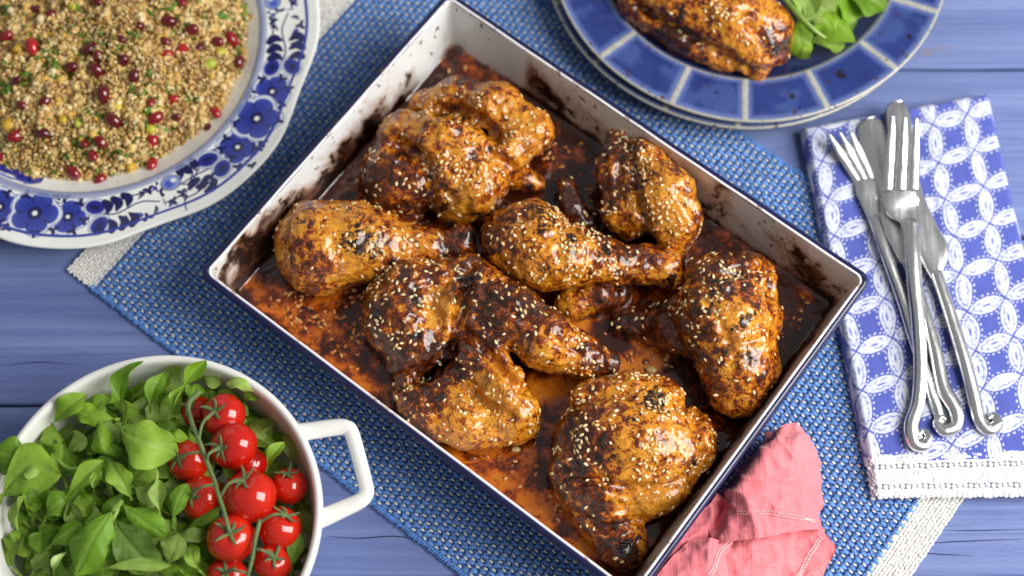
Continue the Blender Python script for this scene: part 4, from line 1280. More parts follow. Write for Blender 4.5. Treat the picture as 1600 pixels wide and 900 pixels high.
def blue_plate(center, z0, label, name='glazed_plate'):
    N = 1500
    th = np.linspace(0, 2 * np.pi, N, endpoint=False)
    pr = np.array(plate_prof(BR, BI, z0))
    V = np.zeros((N, len(pr), 3))
    wob = 1 + 0.004 * np.sin(3 * th + z0) + 0.002 * np.sin(7 * th)
    V[..., 0] = center[0] + pr[None, :, 0] * np.cos(th)[:, None] * wob[:, None]
    V[..., 1] = center[1] + pr[None, :, 0] * np.sin(th)[:, None] * wob[:, None]
    V[..., 2] = pr[None, :, 1]
    tt = np.repeat(th, len(pr)); rr = np.tile(pr[:, 0], N); ii = np.tile(np.arange(len(pr)), N)
    V = V.reshape(-1, 3)
    Pn = fbm(V, 0.9, 4, 41); Pf = fbm(V, 4.0, 3, 43)
    d = np.full(len(V), 9.0)
    for b in bars:
        dl = np.abs((tt - b + np.pi) % (2 * np.pi) - np.pi) * rr
        d = np.minimum(d, dl)
    rim = (rr > BI - 0.05) & (ii < len(pr) - 9)
    c = L(38, 56, 124)[None] * (0.65 + 0.6 * Pn[:, None])
    mot = smooth(0.5, 0.7, fbm(V, 0.7, 3, 88))[:, None] * 0.5
    c = c * (1 - mot) + L(74, 96, 158) * mot
    c = np.where(rim[:, None], c, L(32, 48, 98)[None] * (0.8 + 0.4 * Pn[:, None]))
    # glaze pools darker in the middle of each panel, thins to pale along the relief edges
    tin = np.minimum(np.minimum(d - 0.2, BR - 0.22 - rr), rr - BI - 0.05)
    thin_ = (1 - smooth(0.02, 0.42, tin)) * rim
    c = c * (1 - 0.45 * thin_[:, None]) + L(130, 150, 205) * 0.45 * thin_[:, None]
    bar = (1 - smooth(0.12 + 0.12 * (Pf - 0.5), 0.23, d)) * rim
    edge = smooth(BR - 0.24, BR - 0.10, rr) * (ii < len(pr) - 6)
    inner = (1 - smooth(0.05, 0.16, np.abs(rr - BI + 0.02))) * (ii < len(pr) - 9)
    pale_c = L(184, 182, 170)[None] * (0.75 + 0.4 * Pf[:, None])
    for m_, a in ((bar, 0.95), (edge, 0.9), (inner, 0.7)):
        c = c * (1 - a * m_[:, None]) + pale_c * a * m_[:, None]
    und = ii >= len(pr) - 7
    c[und] = L(120, 116, 108) * (0.7 + 0.5 * Pf[und][:, None])
    pit = smooth(0.79, 0.82, fbm(V, 3.1, 2, 77)) * (ii < len(pr) - 6)
    c = c * (1 - 0.85 * pit[:, None]) + L(70, 44, 34) * 0.85 * pit[:, None]
    for x, y, r_ in ((1312, 123, 9), (1236, 157, 6), (1118, 150, 4), (1418, 65, 5)):
        s = px(x, y, 2.2 if z0 > 0.5 else 1.2)
        kk = 1 - smooth(0.5, 1.1, np.hypot(V[:, 0] - s[0], V[:, 1] - s[1]) / pxr(x, y, 2, r_) + (Pf - 0.5) * 1.5)
        c = c * (1 - kk[:, None]) + L(30, 26, 40) * kk[:, None]
    V[:, 2] += 0.035 * bar
    m = M_BLUEGLAZE
    o = mk(name, V, grid_faces(N, len(pr), wrap_u=True), m, origin=(center[0], center[1], z0), col=c)
    return tag(o, label, 'plate', 'stacked blue plates')


m = NT('cobalt_reactive_glaze')
m.color(m.attr('col')).set(Specular_IOR_Level=0.5, Coat_Weight=0.5, Coat_Roughness=0.06)
m.rough(m.ramp(m.noise(50, 3, 0.6), [(0.3, 0.15), (0.7, 0.3)]))
m.bump(m.noise(70, 4, 0.6), 0.12, 0.0015)
M_BLUEGLAZE = m.m
blue_plate(BC + np.array([-0.35, -0.10]), 0.42, 'lower blue glazed plate, mostly hidden under its twin')
blue_plate(BC, 1.10, 'upper blue glazed plate with cream bars round its rim, holding chicken and salad leaves')

chicken('roast chicken thigh served on the blue plate beside green salad leaves', None, [
    ('c', [(1010, -40, 3.2, 60), (1075, 0, 3.4, 60), (1140, 35, 3.6, 55), (1175, 80, 3.0, 36), (1184, 112, 2.5, 15)]), ('c', [(1150, 10, 3.4, 50), (1200, 45, 3.2, 36), (1212, 80, 2.6, 22)]), ('c', [(1000, 10, 2.6, 34), (1075, 55, 2.6, 32), (1130, 88, 2.4, 26)])],
    k=0.6, floor=1.5, creases=[([(1010, 12, 3.8), (1075, 45, 4.0), (1140, 80, 3.8)], 0.18, 0.5)],
    spots=[('gold', 1150, 40, 5, 100, 0.55), ('pale', 1170, 75, 4.4, 40, 0.6), ('char', 1062, 22, 5.2, 16, 1.2), ('char', 1100, 15, 5.5, 12, 1.0), ('char', 1155, 92, 4, 12, 1.0), ('dark', 1050, 60, 3.4, 40, 0.9), ('char', 1205, 80, 3.4, 20, 0.9), ('dark', 1210, 70, 3.4, 30, 0.6)],
    tone=-0.05, seeds=110, clusters=[(1150, 15, 5.5, 60, 1.0), (1100, 0, 5, 50, 0.5)], seed=113, seams=[([(1000, 10), (1060, 50), (1120, 82), (1170, 112)], 8, 0.35), ([(1170, 40), (1196, 70), (1200, 92)], 6, 0.3)], name='chicken_piece', group=None, wrinkle=0.75)
# ------------------------------------------------------------------ white salad bowl
WC = np.array([-18.82, -15.25]); WR = 8.84; WZ = 7.0
M_WHITE = NT('white_glazed_porcelain')
M_WHITE.color(M_WHITE.mix(M_WHITE.ramp(M_WHITE.noise(30, 3, 0.5), [(0.4, 0.0), (0.7, 0.4)]), L(236, 235, 230), L(226, 224, 218))).set(Roughness=0.18, Coat_Weight=0.5, Coat_Roughness=0.05)
M_WHITE = M_WHITE.m
bowl = thing('salad_bowl', (WC[0], WC[1], 0.0), 'white porcelain bowl with square loop handles, filled with salad leaves and tomatoes', 'bowl')
prof = [(0.02, 0.7), (5.5, 0.72), (6.6, 0.95), (7.2, 1.6), (7.75, 3.6), (8.18, 5.6), (8.34, 6.5), (8.40, 6.85), (8.48, 6.98), (8.60, 7.04), (8.74, 7.02), (8.83, 6.93), (8.86, 6.8), (8.78, 6.5), (8.60, 5.6), (8.2, 3.6), (7.7, 1.4), (7.2, 0.5), (6.8, 0.125), (6.3, 0.02), (0.02, 0.02)]
V, F = lathe(prof, 160, (WC[0], WC[1], 0))
mk('body', V, F, M_WHITE, bowl)


def handle(pixels, z, mirror=False):
    P = np.array([px(x, y, z) for x, y in pixels])
    if mirror: P[:, :2] = 2 * WC - P[:, :2]
    P = resample(P, 70)
    R = 0.46 + 0.06 * np.cos(np.linspace(0, 2 * np.pi, 70))
    V, F = tube(P, R, ns=14, flat=0.72)
    return V, F


hp = [(462, 676), (480, 674), (522, 668), (540, 668), (549, 676), (560, 712), (572, 760), (571, 774), (560, 784), (534, 796), (512, 806), (498, 812)]
for mir in (False, True):
    V, F = handle(hp, 5.9, mir)
    mk('handle', V, F, M_WHITE, bowl)


def Z2(x, y): return x * .42224 + 0.0, y * .42224 + 520.0


# ------------------------------------------------------------------ salad leaves
m = NT('fresh_green_leaf')
a = m.attr('col')
nz = m.noise(60, 4, 0.6)
c = m.mix(1.0, a, m.ramp(nz, [(0.3, 0.82), (0.7, 1.12)]), 'MULTIPLY')
m.color(c).set(Roughness=0.48, Specular_IOR_Level=0.28)
m.bump(m.noise(170, 4, 0.6), 0.4, 0.0012)
tr = m.n('ShaderNodeBsdfTranslucent'); m.l(m.mix(1.0, c, L(225, 250, 120), 'MULTIPLY'), tr.inputs[0])
mx = m.n('ShaderNodeMixShader'); mx.inputs[0].default_value = 0.30
out = m.t.nodes['Material Output']
m.l(m.b.outputs[0], mx.inputs[1]); m.l(tr.outputs[0], mx.inputs[2]); m.l(mx.outputs[0], out.inputs[0])
M_LEAF = m.m
lrng = np.random.default_rng(77)


def leaf(base, tip, width, bulge=0.5, cup=0.25, roll=0.0, tone=1.0, petiole=0.22, wav=0.11, back=False, seed=0, name='leaf', parent=None, hue=None, round_=1.45):
    base, tip = np.asarray(base, float), np.asarray(tip, float)
    nu, nv = 26, 15
    t = np.linspace(0, 1, nu); s = np.linspace(-1, 1, nv)
    ax = tip - base; Ln = np.linalg.norm(ax); ax = ax / Ln
    up = np.array([0, 0, 1.0]); up = up - ax * (up @ ax)
    if np.linalg.norm(up) < 0.15: up = np.array([0, -1.0, 0.3]); up -= ax * (up @ ax)
    up /= np.linalg.norm(up)
    side = np.cross(ax, up)
    cr, sr = math.cos(roll), math.sin(roll)
    side, up = cr * side + sr * up, -sr * side + cr * up
    w = np.where(t < petiole, 0.10 + 0.10 * t / petiole, 0.0)
    q = np.clip((t - petiole) / (1 - petiole), 0, 1)
    blade = np.sin(np.pi * np.clip(q, 0, 1) ** round_) ** 0.75
    w = np.maximum(w * (t < 0.98), blade) * width * 0.5
    w = np.where(t > 0.985, 0.02 * width, w)
    cen = base + np.outer(t, ax) * Ln + np.outer(bulge * np.sin(np.pi * t) * (0.7 + 0.6 * t), up)
    S, T = np.meshgrid(s, t)
    ww = w[:, None]
    edge = wav * width * np.sin(T * 9 + seed) * S ** 2 * np.sign(S) + wav * width * 0.7 * np.sin(T * 14 + seed * 2.1) * S ** 4
    h = cup * ww * (np.abs(S) ** 1.6) - 0.05 * width * np.exp(-(S / 0.10) ** 2) * (blade[:, None] > 0.1)
    r1, r2 = lrng.uniform(0, 6.3, 2)
    ww = ww * (1 + blade[:, None] * np.where(S > 0, 0.13 * np.sin(T * 8 + r1) + 0.08 * np.sin(T * 17 + r2), 0.13 * np.sin(T * 7 + r2) + 0.08 * np.sin(T * 15 + r1)))
    tw = lrng.normal(0, 0.55) * (T - 0.35); bend = lrng.normal(0, 0.16) * Ln * np.sin(np.pi * T * 0.9)
    curl = lrng.uniform(0.0, 0.5) * Ln * 0.35 * np.clip(T - 0.6, 0, 1) ** 2 * 6 * (-1 if lrng.random() < 0.65 else 1)
    oy = ww * S; oz = h + edge * blade[:, None]
    P = cen[:, None] + (bend + oy * np.cos(tw) - oz * np.sin(tw))[..., None] * side + (curl + oy * np.sin(tw) + oz * np.cos(tw))[..., None] * up
    V = P.reshape(-1, 3)
    bump_ = (fbm(V, 2.4, 3, seed) - 0.5) * 0.12
    V = V + up * bump_[:, None]
    vein = np.exp(-(S / 0.075) ** 2)
    side_v = np.exp(-(((T * 6 - np.abs(S) * 1.6) % 1.0 - 0.5) / 0.09) ** 2) * 0.6 * (np.abs(S) < 0.9)
    pet = (T < petiole)
    g0 = np.array(hue) if hue is not None else (L(134, 174, 46), L(120, 166, 44), L(146, 182, 62), L(160, 188, 92))[seed % 4]
    cc = g0[None] * tone * lrng.uniform(0.9, 1.1)
    cc = cc * (0.82 + 0.36 * fbm(V, 1.1, 3, seed + 5)[:, None])
    vv_ = np.clip(vein + side_v, 0, 1).ravel()[:, None] * 0.55
    cc = cc * (1 - vv_) + L(172, 204, 108) * tone * vv_
    pk = pet.ravel()[:, None] * 0.7
    cc = cc * (1 - pk) + L(150, 180, 80) * pk
    return mk(name, V, grid_faces(nu, nv), M_LEAF, parent, col=cc)


def sprig(label, leaves, name='salad_sprig', group='salad leaf sprigs in the white bowl', cat='salad leaves'):
    """leaves: (zx0, zy0, zx1, zy1, width_px, z0, z1, opts) in the enlarged-crop pixels."""
    pts = [px(*Z2(l[0], l[1]), l[5]) for l in leaves]
    c = np.mean(pts, 0)
    root = thing(name, c, label, cat, group)
    for i, l in enumerate(leaves):
        b = px(*Z2(l[0], l[1]), l[5]); t = px(*Z2(l[2], l[3]), l[6])
        w = pxr(*Z2(l[0], l[1]), l[5], l[4] * .42224) * (0.85 if l[4] < 150 else 0.95)
        o = dict(l[7]) if len(l) > 7 else {}
        leaf(b, t, w, seed=int(l[0] * 7 + l[1]) % 997, parent=root, **o)
    return root


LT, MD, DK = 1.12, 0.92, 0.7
sprig('salad sprig of tall spoon-shaped leaves leaning on the far wall of the bowl', [
    (470, 330, 545, 112, 105, 6.2, 7.6, dict(bulge=0.35, cup=0.35, tone=1.0)), (555, 300, 600, 150, 80, 6.2, 7.2, dict(tone=MD, cup=0.5)), (590, 310, 640, 140, 85, 5.8, 6.8, dict(tone=DK, cup=0.4)), (622, 330, 755, 108, 70, 6.4, 8.0, dict(bulge=-0.5, cup=0.6, tone=LT, petiole=0.5)),
    (640, 300, 680, 200, 40, 6.4, 7.0, dict(tone=LT, cup=0.8))])
sprig('big pale broad leaf sprig lying in the middle of the salad', [
    (430, 335, 655, 425, 195, 7.2, 7.3, dict(bulge=0.7, cup=-0.25, tone=LT, petiole=0.08, wav=0.05)), (600, 430, 490, 545, 135, 6.5, 6.4, dict(bulge=0.4, cup=-0.2, tone=0.98, petiole=0.1)), (620, 380, 692, 385, 60, 6.4, 6.6, dict(tone=1.25))])
sprig('salad sprig with two leaves over the far left rim side of the bowl', [
    (188, 345, 305, 225, 110, 6.4, 7.2, dict(bulge=0.4, cup=0.3, tone=MD, petiole=0.12)), (445, 320, 290, 290, 100, 6.7, 6.7, dict(bulge=0.5, cup=-0.3, tone=1.0, petiole=0.12)), (320, 330, 420, 235, 70, 6.0, 6.3, dict(tone=DK))])
sprig('salad sprig with a tightly rolled leaf near the middle', [(365, 315, 395, 450, 95, 7.0, 6.6, dict(bulge=0.6, cup=-1.0, tone=0.98, petiole=0.05)), (420, 380, 450, 460, 60, 6.3, 6.2, dict(tone=DK))])
sprig('large flat leaf sprig overhanging the left rim of the bowl', [
    (-10, 640, 245, 560, 215, 7.5, 7.6, dict(bulge=0.5, cup=0.15, tone=LT, petiole=0.1, wav=0.05, round_=1.25)), (150, 500, -20, 440, 150, 7.1, 7.4, dict(bulge=0.5, cup=-0.3, tone=0.9, petiole=0.05)), (195, 475, 108, 425, 90, 6.8, 7.0, dict(tone=MD, round_=1.25)), (180, 520, 85, 505, 60, 7.7, 7.8, dict(tone=1.2, round_=1.2))])
sprig('salad sprig pointing to the far right with one long narrow leaf, left of centre', [
    (240, 620, 385, 472, 95, 6.7, 7.2, dict(bulge=0.35, cup=0.5, tone=MD, petiole=0.1)), (150, 720, 290, 610, 120, 6.2, 6.4, dict(tone=0.88, cup=-0.2)), (350, 600, 372, 500, 50, 6.4, 6.9, dict(tone=LT, cup=0.9))])
sprig('salad sprig with an upright pointed leaf in the centre of the bowl', [
    (490, 620, 402, 475, 105, 6.5, 7.3, dict(bulge=0.3, cup=0.25, tone=1.0, petiole=0.05)), (470, 560, 590, 650, 90, 6.3, 6.2, dict(tone=0.85)), (600, 695, 595, 545, 75, 6.6, 7.0, dict(tone=LT, cup=0.7)), (635, 725, 700, 560, 95, 6.7, 7.1, dict(tone=0.92, cup=-0.35, bulge=0.4))])
sprig('salad sprig with a long drooping leaf on an arched stem, near side', [
    (450, 618, 295, 900, 165, 7.6, 6.8, dict(bulge=0.9, cup=-0.45, tone=LT, petiole=0.16, round_=1.25)), (440, 620, 620, 752, 120, 7.3, 6.7, dict(bulge=0.7, cup=-0.3, tone=0.95, petiole=0.1)), (418, 680, 600, 878, 165, 7.2, 6.6, dict(bulge=0.5, cup=0.2, tone=0.82, petiole=0.05, hue=L(112, 146, 62), round_=1.3))])
sprig('salad sprig of dark leaves between the tomatoes and the greens, near side', [
    (620, 860, 655, 745, 120, 6.6, 6.9, dict(tone=0.85, cup=-0.2, petiole=0.05)), (635, 735, 775, 742, 75, 6.3, 6.2, dict(tone=DK)), (760, 900, 710, 780, 75, 6.2, 6.5, dict(tone=0.95)), (320, 890, 640, 872, 60, 6.9, 6.9, dict(tone=LT, cup=0.6)), (600, 700, 560, 640, 60, 6.0, 6.2, dict(tone=DK))])
sprig('salad sprig with twin leaves at the near left of the bowl', [
    (160, 810, 310, 705, 110, 6.4, 6.7, dict(tone=0.9, cup=-0.25)), (240, 700, 330, 640, 80, 5.8, 6.0, dict(tone=DK)), (120, 900, 180, 810, 80, 5.9, 6.2, dict(tone=DK)), (200, 900, 245, 815, 40, 6.4, 6.9, dict(tone=1.5, hue=L(176, 200, 130), cup=1.0)), (330, 900, 420, 800, 90, 6.0, 6.2, dict(tone=MD))])
sprig('single bright leaf sprig resting on the topmost tomato by the far rim', [(965, 235, 835, 195, 75, 6.5, 6.9, dict(tone=LT, cup=-0.4, bulge=0.4, petiole=0.1)), (900, 290, 975, 250, 60, 5.8, 6.0, dict(tone=DK))])
sprig('salad sprig squeezed between the tomatoes and the right wall of the bowl', [(985, 520, 1055, 405, 62, 5.9, 6.6, dict(tone=0.98, cup=0.6)), (1010, 420, 930, 330, 60, 5.2, 5.6, dict(tone=DK)), (1110, 620, 1160, 760, 70, 4.9, 5.2, dict(tone=DK * 0.8)), (1075, 900, 1115, 745, 75, 5.4, 5.8, dict(tone=DK)), (1030, 360, 1090, 470, 60, 4.9, 5.3, dict(tone=DK * 0.9))])
# filler sprigs deeper in the bowl
frng = np.random.default_rng(404)
for i in range(90):
    while True:
        x, y = frng.uniform(-8.2, 7.0), frng.uniform(-8.0, 7.6)
        if math.hypot(x, y) < 7.4 and (x < 1.8 + 0.2 * y or math.hypot(x, y) > 6.2): break
    z0 = frng.uniform(3.8, 5.6) - (1.0 if x > 1.5 else 0)
    c = np.array([WC[0] + x, WC[1] + y, z0])
    root = thing('salad_sprig', c, 'small salad sprig half buried under the larger leaves', 'salad leaves', 'small buried salad sprigs')
    k0 = frng.uniform(0, 6.28)
    nl = int(frng.integers(3, 6))
    for q in range(nl):
        a = k0 + q * 6.28 / nl + frng.normal(0, 0.3)
        ln = frng.uniform(1.8, 3.5)
        tip = c + np.array([ln * math.cos(a) * 0.9, ln * math.sin(a) * 0.9, frng.uniform(0.3, 1.5)])
        d = tip[:2] - WC; rr = np.hypot(*d)
        if rr > 7.75: tip[:2] = WC + d * 7.75 / rr
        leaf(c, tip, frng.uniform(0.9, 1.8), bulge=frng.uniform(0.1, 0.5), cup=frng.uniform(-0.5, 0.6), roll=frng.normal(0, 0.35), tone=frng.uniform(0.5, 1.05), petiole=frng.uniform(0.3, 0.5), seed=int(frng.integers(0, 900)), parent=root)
# thin bare stems that loop between leaves
m = NT('green_stem'); m.color(m.ramp(m.noise(40, 3, 0.5), [(0.3, L(110, 146, 52)), (0.7, L(150, 178, 84))])).set(Roughness=0.4)
M_STEM = m.m
for pts, z in (([(440, 640), (430, 665), (415, 690)], 7.4), ([(200, 460), (250, 500), (290, 500)], 6.3), ([(560, 480), (580, 520), (575, 560)], 6.2)):
    P = np.array([px(*Z2(x, y), z) for x, y in pts])
    V, F = tube(P, [0.09, 0.12, 0.11, 0.08][:len(P)], ns=8, n=24)
    tag(mk('leaf_stalk', V, F, M_STEM, origin=P[0]), 'thin bare green salad stalk curling between the leaves', 'salad stalk', 'bare salad stalks in the bowl')

# ------------------------------------------------------------------ vine tomatoes
m = NT('tomato_skin')
nz = m.noise(26, 4, 0.5)
oi = m.n('ShaderNodeObjectInfo')
m.color(m.mix(oi.outputs['Random'], m.ramp(nz, [(0.3, L(170, 12, 8)), (0.6, L(194, 20, 12)), (0.8, L(206, 40, 18))]), m.ramp(nz, [(0.3, L(190, 26, 10)), (0.6, L(212, 44, 16)), (0.8, L(222, 74, 28))]))).set(Roughness=0.13, Coat_Weight=0.5, Coat_Roughness=0.04, Subsurface_Weight=0.12, Subsurface_Radius=(0.008, 0.001, 0.0005), Subsurface_Scale=0.5)
m.bump(m.noise(180, 2, 0.5), 0.03, 0.001)
M_TOM = m.m
m = NT('vine_green'); m.color(m.ramp(m.noise(90, 4, 0.6), [(0.3, L(66, 92, 40)), (0.7, L(112, 134, 72))])).set(Roughness=0.6, Sheen_Weight=0.3)
m.bump(m.noise(250, 3, 0.6), 0.3, 0.0008)
M_VINE = m.m
us, uf = sphere_unit(28, 20)


def tomato(label, zx, zy, zr, z, cx, cy):
    """centre and radius in crop pixels; (cx, cy) the calyx position in the same pixels."""
    c = px(*Z2(zx, zy), z); r = pxr(*Z2(zx, zy), z, zr * .42224)
    root = thing('cherry_tomato', c - [0, 0, r], label, 'tomato', 'cherry tomatoes on the vine')
    # direction of the calyx in the camera frame
    dx, dy = (cx - zx) / zr, -(cy - zy) / zr
    q = math.hypot(dx, dy)
    if q > 0.95: dx, dy = dx * 0.95 / q, dy * 0.95 / q
    dz = math.sqrt(max(0.0, 1 - dx * dx - dy * dy))
    vdir = (CAM - c) / np.linalg.norm(CAM - c)
    ri = np.array([1.0, 0, 0]); ri -= vdir * (ri @ vdir); ri /= np.linalg.norm(ri)
    upv = np.cross(vdir, ri)
    d = dx * ri + dy * upv + dz * vdir
    R = frame_rot(d[None], np.array([lrng.uniform(0, 6)]))[0]
    rad = np.hypot(us[:, 0], us[:, 1])
    v = us * np.array([1.02, 1.0, 0.96])
    v[:, 2] -= 0.16 * np.exp(-(rad / 0.28) ** 2) * (us[:, 2] > 0)
    v *= (1 + 0.012 * np.cos(5 * np.arctan2(us[:, 1], us[:, 0])))[:, None]
    v = v * (1 + 0.05 * (fbm(us + zx, 0.9, 2, int(zy)) - 0.5))[:, None]
    mk('fruit', (v * r) @ R.T + c, uf, M_TOM, root)
    parts = []
    for k in range(5):
        a = k * 1.2566 + lrng.normal(0, 0.2)
        ln = lrng.uniform(0.45, 0.75)
        P = np.array([[0, 0, 0.86], [0.22 * math.cos(a), 0.22 * math.sin(a), 0.93], [ln * 0.75 * math.cos(a + .1), ln * 0.75 * math.sin(a + .1), 0.93 + lrng.uniform(-0.02, 0.12)], [ln * math.cos(a + .2), ln * math.sin(a + .2), 0.95 + lrng.uniform(-0.05, 0.28)]]) * r
        parts.append(tube(P @ R.T + c, np.array([0.09, 0.10, 0.07, 0.015]), ns=6, flat=0.35, n=9, up=d))
    V, F = join(parts)
    mk('calyx', V, F, M_VINE, root)
    return c, d, r


TOM = [('cherry tomato at the far end of the truss with a calyx facing up left', 828, 305, 80, 6.4, 790, 288), ('big cherry tomato right of the stem, second from the far end of the truss', 866, 418, 88, 6.7, 812, 425), ('cherry tomato hidden beneath the second one', 925, 488, 66, 5.2, 890, 440),
       ('cherry tomato left of the stem, nearest the big pale leaf', 702, 473, 82, 5.7, 652, 470), ('largest cherry tomato, right of the stem in the middle of the truss', 925, 605, 100, 6.7, 895, 540), ('cherry tomato left of the stem in the middle of the truss', 748, 612, 84, 5.9, 705, 605),
       ('dark cherry tomato against the right wall of the bowl', 1070, 568, 70, 5.3, 1060, 515), ('cherry tomato with the stem end standing on it', 855, 762, 90, 6.7, 850, 738), ('cherry tomato with a spiky green calyx at the right', 1035, 725, 82, 5.9, 1062, 672),
       ('cherry tomato at the near right of the bowl under a second stem', 1012, 850, 72, 5.6, 1015, 830), ('nearest cherry tomato, cut off by the picture edge', 838, 905, 78, 5.6, 832, 885), ('half-hidden cherry tomato behind the far end of the stem', 728, 292, 62, 5.2, 700, 270)]
tom_at = [tomato(*t) for t in TOM]


def vine(label, main, z0, branches, w):
    P = np.array([px(*Z2(x, y), z) for x, y, z in main])
    root = thing('tomato_vine', P[0], label, 'vine stem')
    V, F = tube(P, np.linspace(w, w * 0.8, len(P)), ns=9, n=50)
    V = V + 0.02 * (fbm(V, 6, 2, 5) - 0.5)[:, None]
    mk('stem', V, F, M_VINE, root)
    for q, ti in branches:
        c, d, r = tom_at[ti]
        a = px(*Z2(q[0], q[1]), q[2]); e = c + d * r * 0.88; mid = (a + e) / 2 + np.array([0, 0, 0.35]) + d * 0.25
        V, F = tube(np.array([a, mid, e]), [w * 0.62, w * 0.55, w * 0.75], ns=8, n=16)
        mk('stalk', V, F, M_VINE, root)


vine('long green stem of the cherry tomato truss, ending on a tomato', [(738, 215, 8.0), (698, 262, 8.0), (705, 320, 8.1), (735, 395, 8.2), (765, 475, 8.2), (792, 545, 8.2), (812, 610, 8.2), (832, 675, 8.2), (850, 742, 8.05)], 8,
     [((735, 395, 8.2), 0), ((765, 475, 8.2), 1), ((750, 440, 8.15), 3), ((818, 600, 8.2), 4), ((790, 560, 8.2), 5), ((705, 310, 8.1), 11)], 0.14)
vine('short green tomato stem reaching out of the picture at the bottom', [(962, 692, 7.3), (945, 760, 7.4), (932, 840, 7.5), (915, 905, 7.4)], 7,
     [((962, 700, 7.3), 8), ((940, 800, 7.4), 9), ((915, 890, 7.4), 10)], 0.125)

# leaves on the blue plate
PL = [(1228, 10, 1330, 75, 60, 3.2, 2.8), (1240, -20, 1310, 20, 70, 3.6, 3.4), (1260, 55, 1248, 92, 40, 2.9, 2.2), (1300, -20, 1390, 8, 60, 3.0, 2.8), (1245, 30, 1300, 60, 46, 3.4, 3.3), (1215, -25, 1270, 30, 60, 3.9, 3.9), (1255, 70, 1322, 70, 44, 2.8, 2.8), (1270, -30, 1345, 30, 80, 3.0, 2.6), (1250, 20, 1262, 85, 50, 3.1, 2.7), (1300, 10, 1325, 60, 50, 2.6, 2.3)]
root = thing('salad_garnish', px(1260, 20, 1.6), 'fresh green salad leaves beside the chicken on the blue plate', 'salad leaves')
for i, (x0, y0, x1, y1, w, z0, z1) in enumerate(PL):
    leaf(px(x0, y0, z0), px(x1, y1, z1), pxr(x0, y0, z0, w), bulge=0.4, cup=(-0.3, 0.35)[i % 2], tone=(1.0, 0.8, 1.15, 0.9, 1.2)[i % 5], petiole=0.15, seed=i * 31, parent=root)
V, F = tube(np.array([px(1222, -10, 4.2), px(1245, 20, 4.3), px(1270, 45, 4.0), px(1290, 60, 3.6)]), [0.2, 0.2, 0.16, 0.1], ns=8, n=24)
mk('leaf_stalk', V, F, M_STEM, root)
# ------------------------------------------------------------------ blue and white napkin with a crochet border
NZ = 1.25
TL, TR_, BRc, BL = [px(*p, NZ)[:2] for p in ((1253, 196), (1546, 141), (1692, 772), (1366, 776))]
lace_w = 2.15


def nap(a, b):
    """a across 0..1, b along 0..1 -> xy"""
    a, b = np.asarray(a, float)[..., None], np.asarray(b, float)[..., None]
    return (TL * (1 - a) + TR_ * a) * (1 - b) + (BL * (1 - a) + BRc * a) * b


nu, nv = 330, 560
a = np.linspace(0, 1, nu); b = np.linspace(0, 1, nv) * 0.915
A, B = np.meshgrid(a, b, indexing='ij')
xy = nap(A, B).reshape(-1, 2)
Wd = np.linalg.norm(TR_ - TL); Hd = np.linalg.norm(BL - TL)
da = np.minimum(A, 1 - A).ravel() * Wd * 1.05; db = (B * Hd).ravel()
rr_ = 0.42
fall = np.minimum(da, db)
z = NZ - 0.85 * (1 - np.sqrt(np.clip(1 - (1 - np.clip(fall / rr_, 0, 1)) ** 2, 0, 1)))
P2 = np.c_[xy, 0 * xy[:, 0]]
onmat = 0.05
z += 0.22 * (fbm(P2, 0.22, 3, 3) - 0.5) + 0.16 * (fbm(P2, 0.45, 2, 61) - 0.5) * smooth(0, 1.5, fall) + 0.05 * (fbm(P2, 0.9, 3, 6) - 0.5)
# soft lengthwise creases from folding
for a0, hgt, wd in ((0.30, 0.05, 0.25), (0.62, -0.05, 0.3), (0.86, 0.06, 0.3)):
    z += hgt * np.exp(-(((A.ravel() - a0) * Wd + 0.5 * np.sin(B.ravel() * 5)) / wd) ** 2)
V = np.c_[xy, z]
# print
O = px(1456, 197, NZ)[:2]
e1 = px(1512, 178.5, NZ)[:2] - O; e2 = px(1466.8, 252.8, NZ)[:2] - O
e1 = e1 * 1.0; Mi = np.linalg.inv(np.stack([e1, e2], 1))
cw = (np.linalg.norm(e1) + np.linalg.norm(e2)) / 2
warp = np.stack([fbm(P2, 0.5, 2, 13) - 0.5, fbm(P2, 0.5, 2, 14) - 0.5], -1) * 0.3
# cloth rolled over the edge keeps its print length
st = (xy - O + warp) @ Mi.T
BLUE, WHT = L(84, 96, 178), L(212, 216, 230)
col = np.tile(BLUE, (len(V), 1)) * (0.9 + 0.2 * fbm(P2, 1.2, 3, 19))[:, None]


def layn(al, c):
    global col
    al = np.clip(al, 0, 1)[:, None]; col = col * (1 - al) + c * al


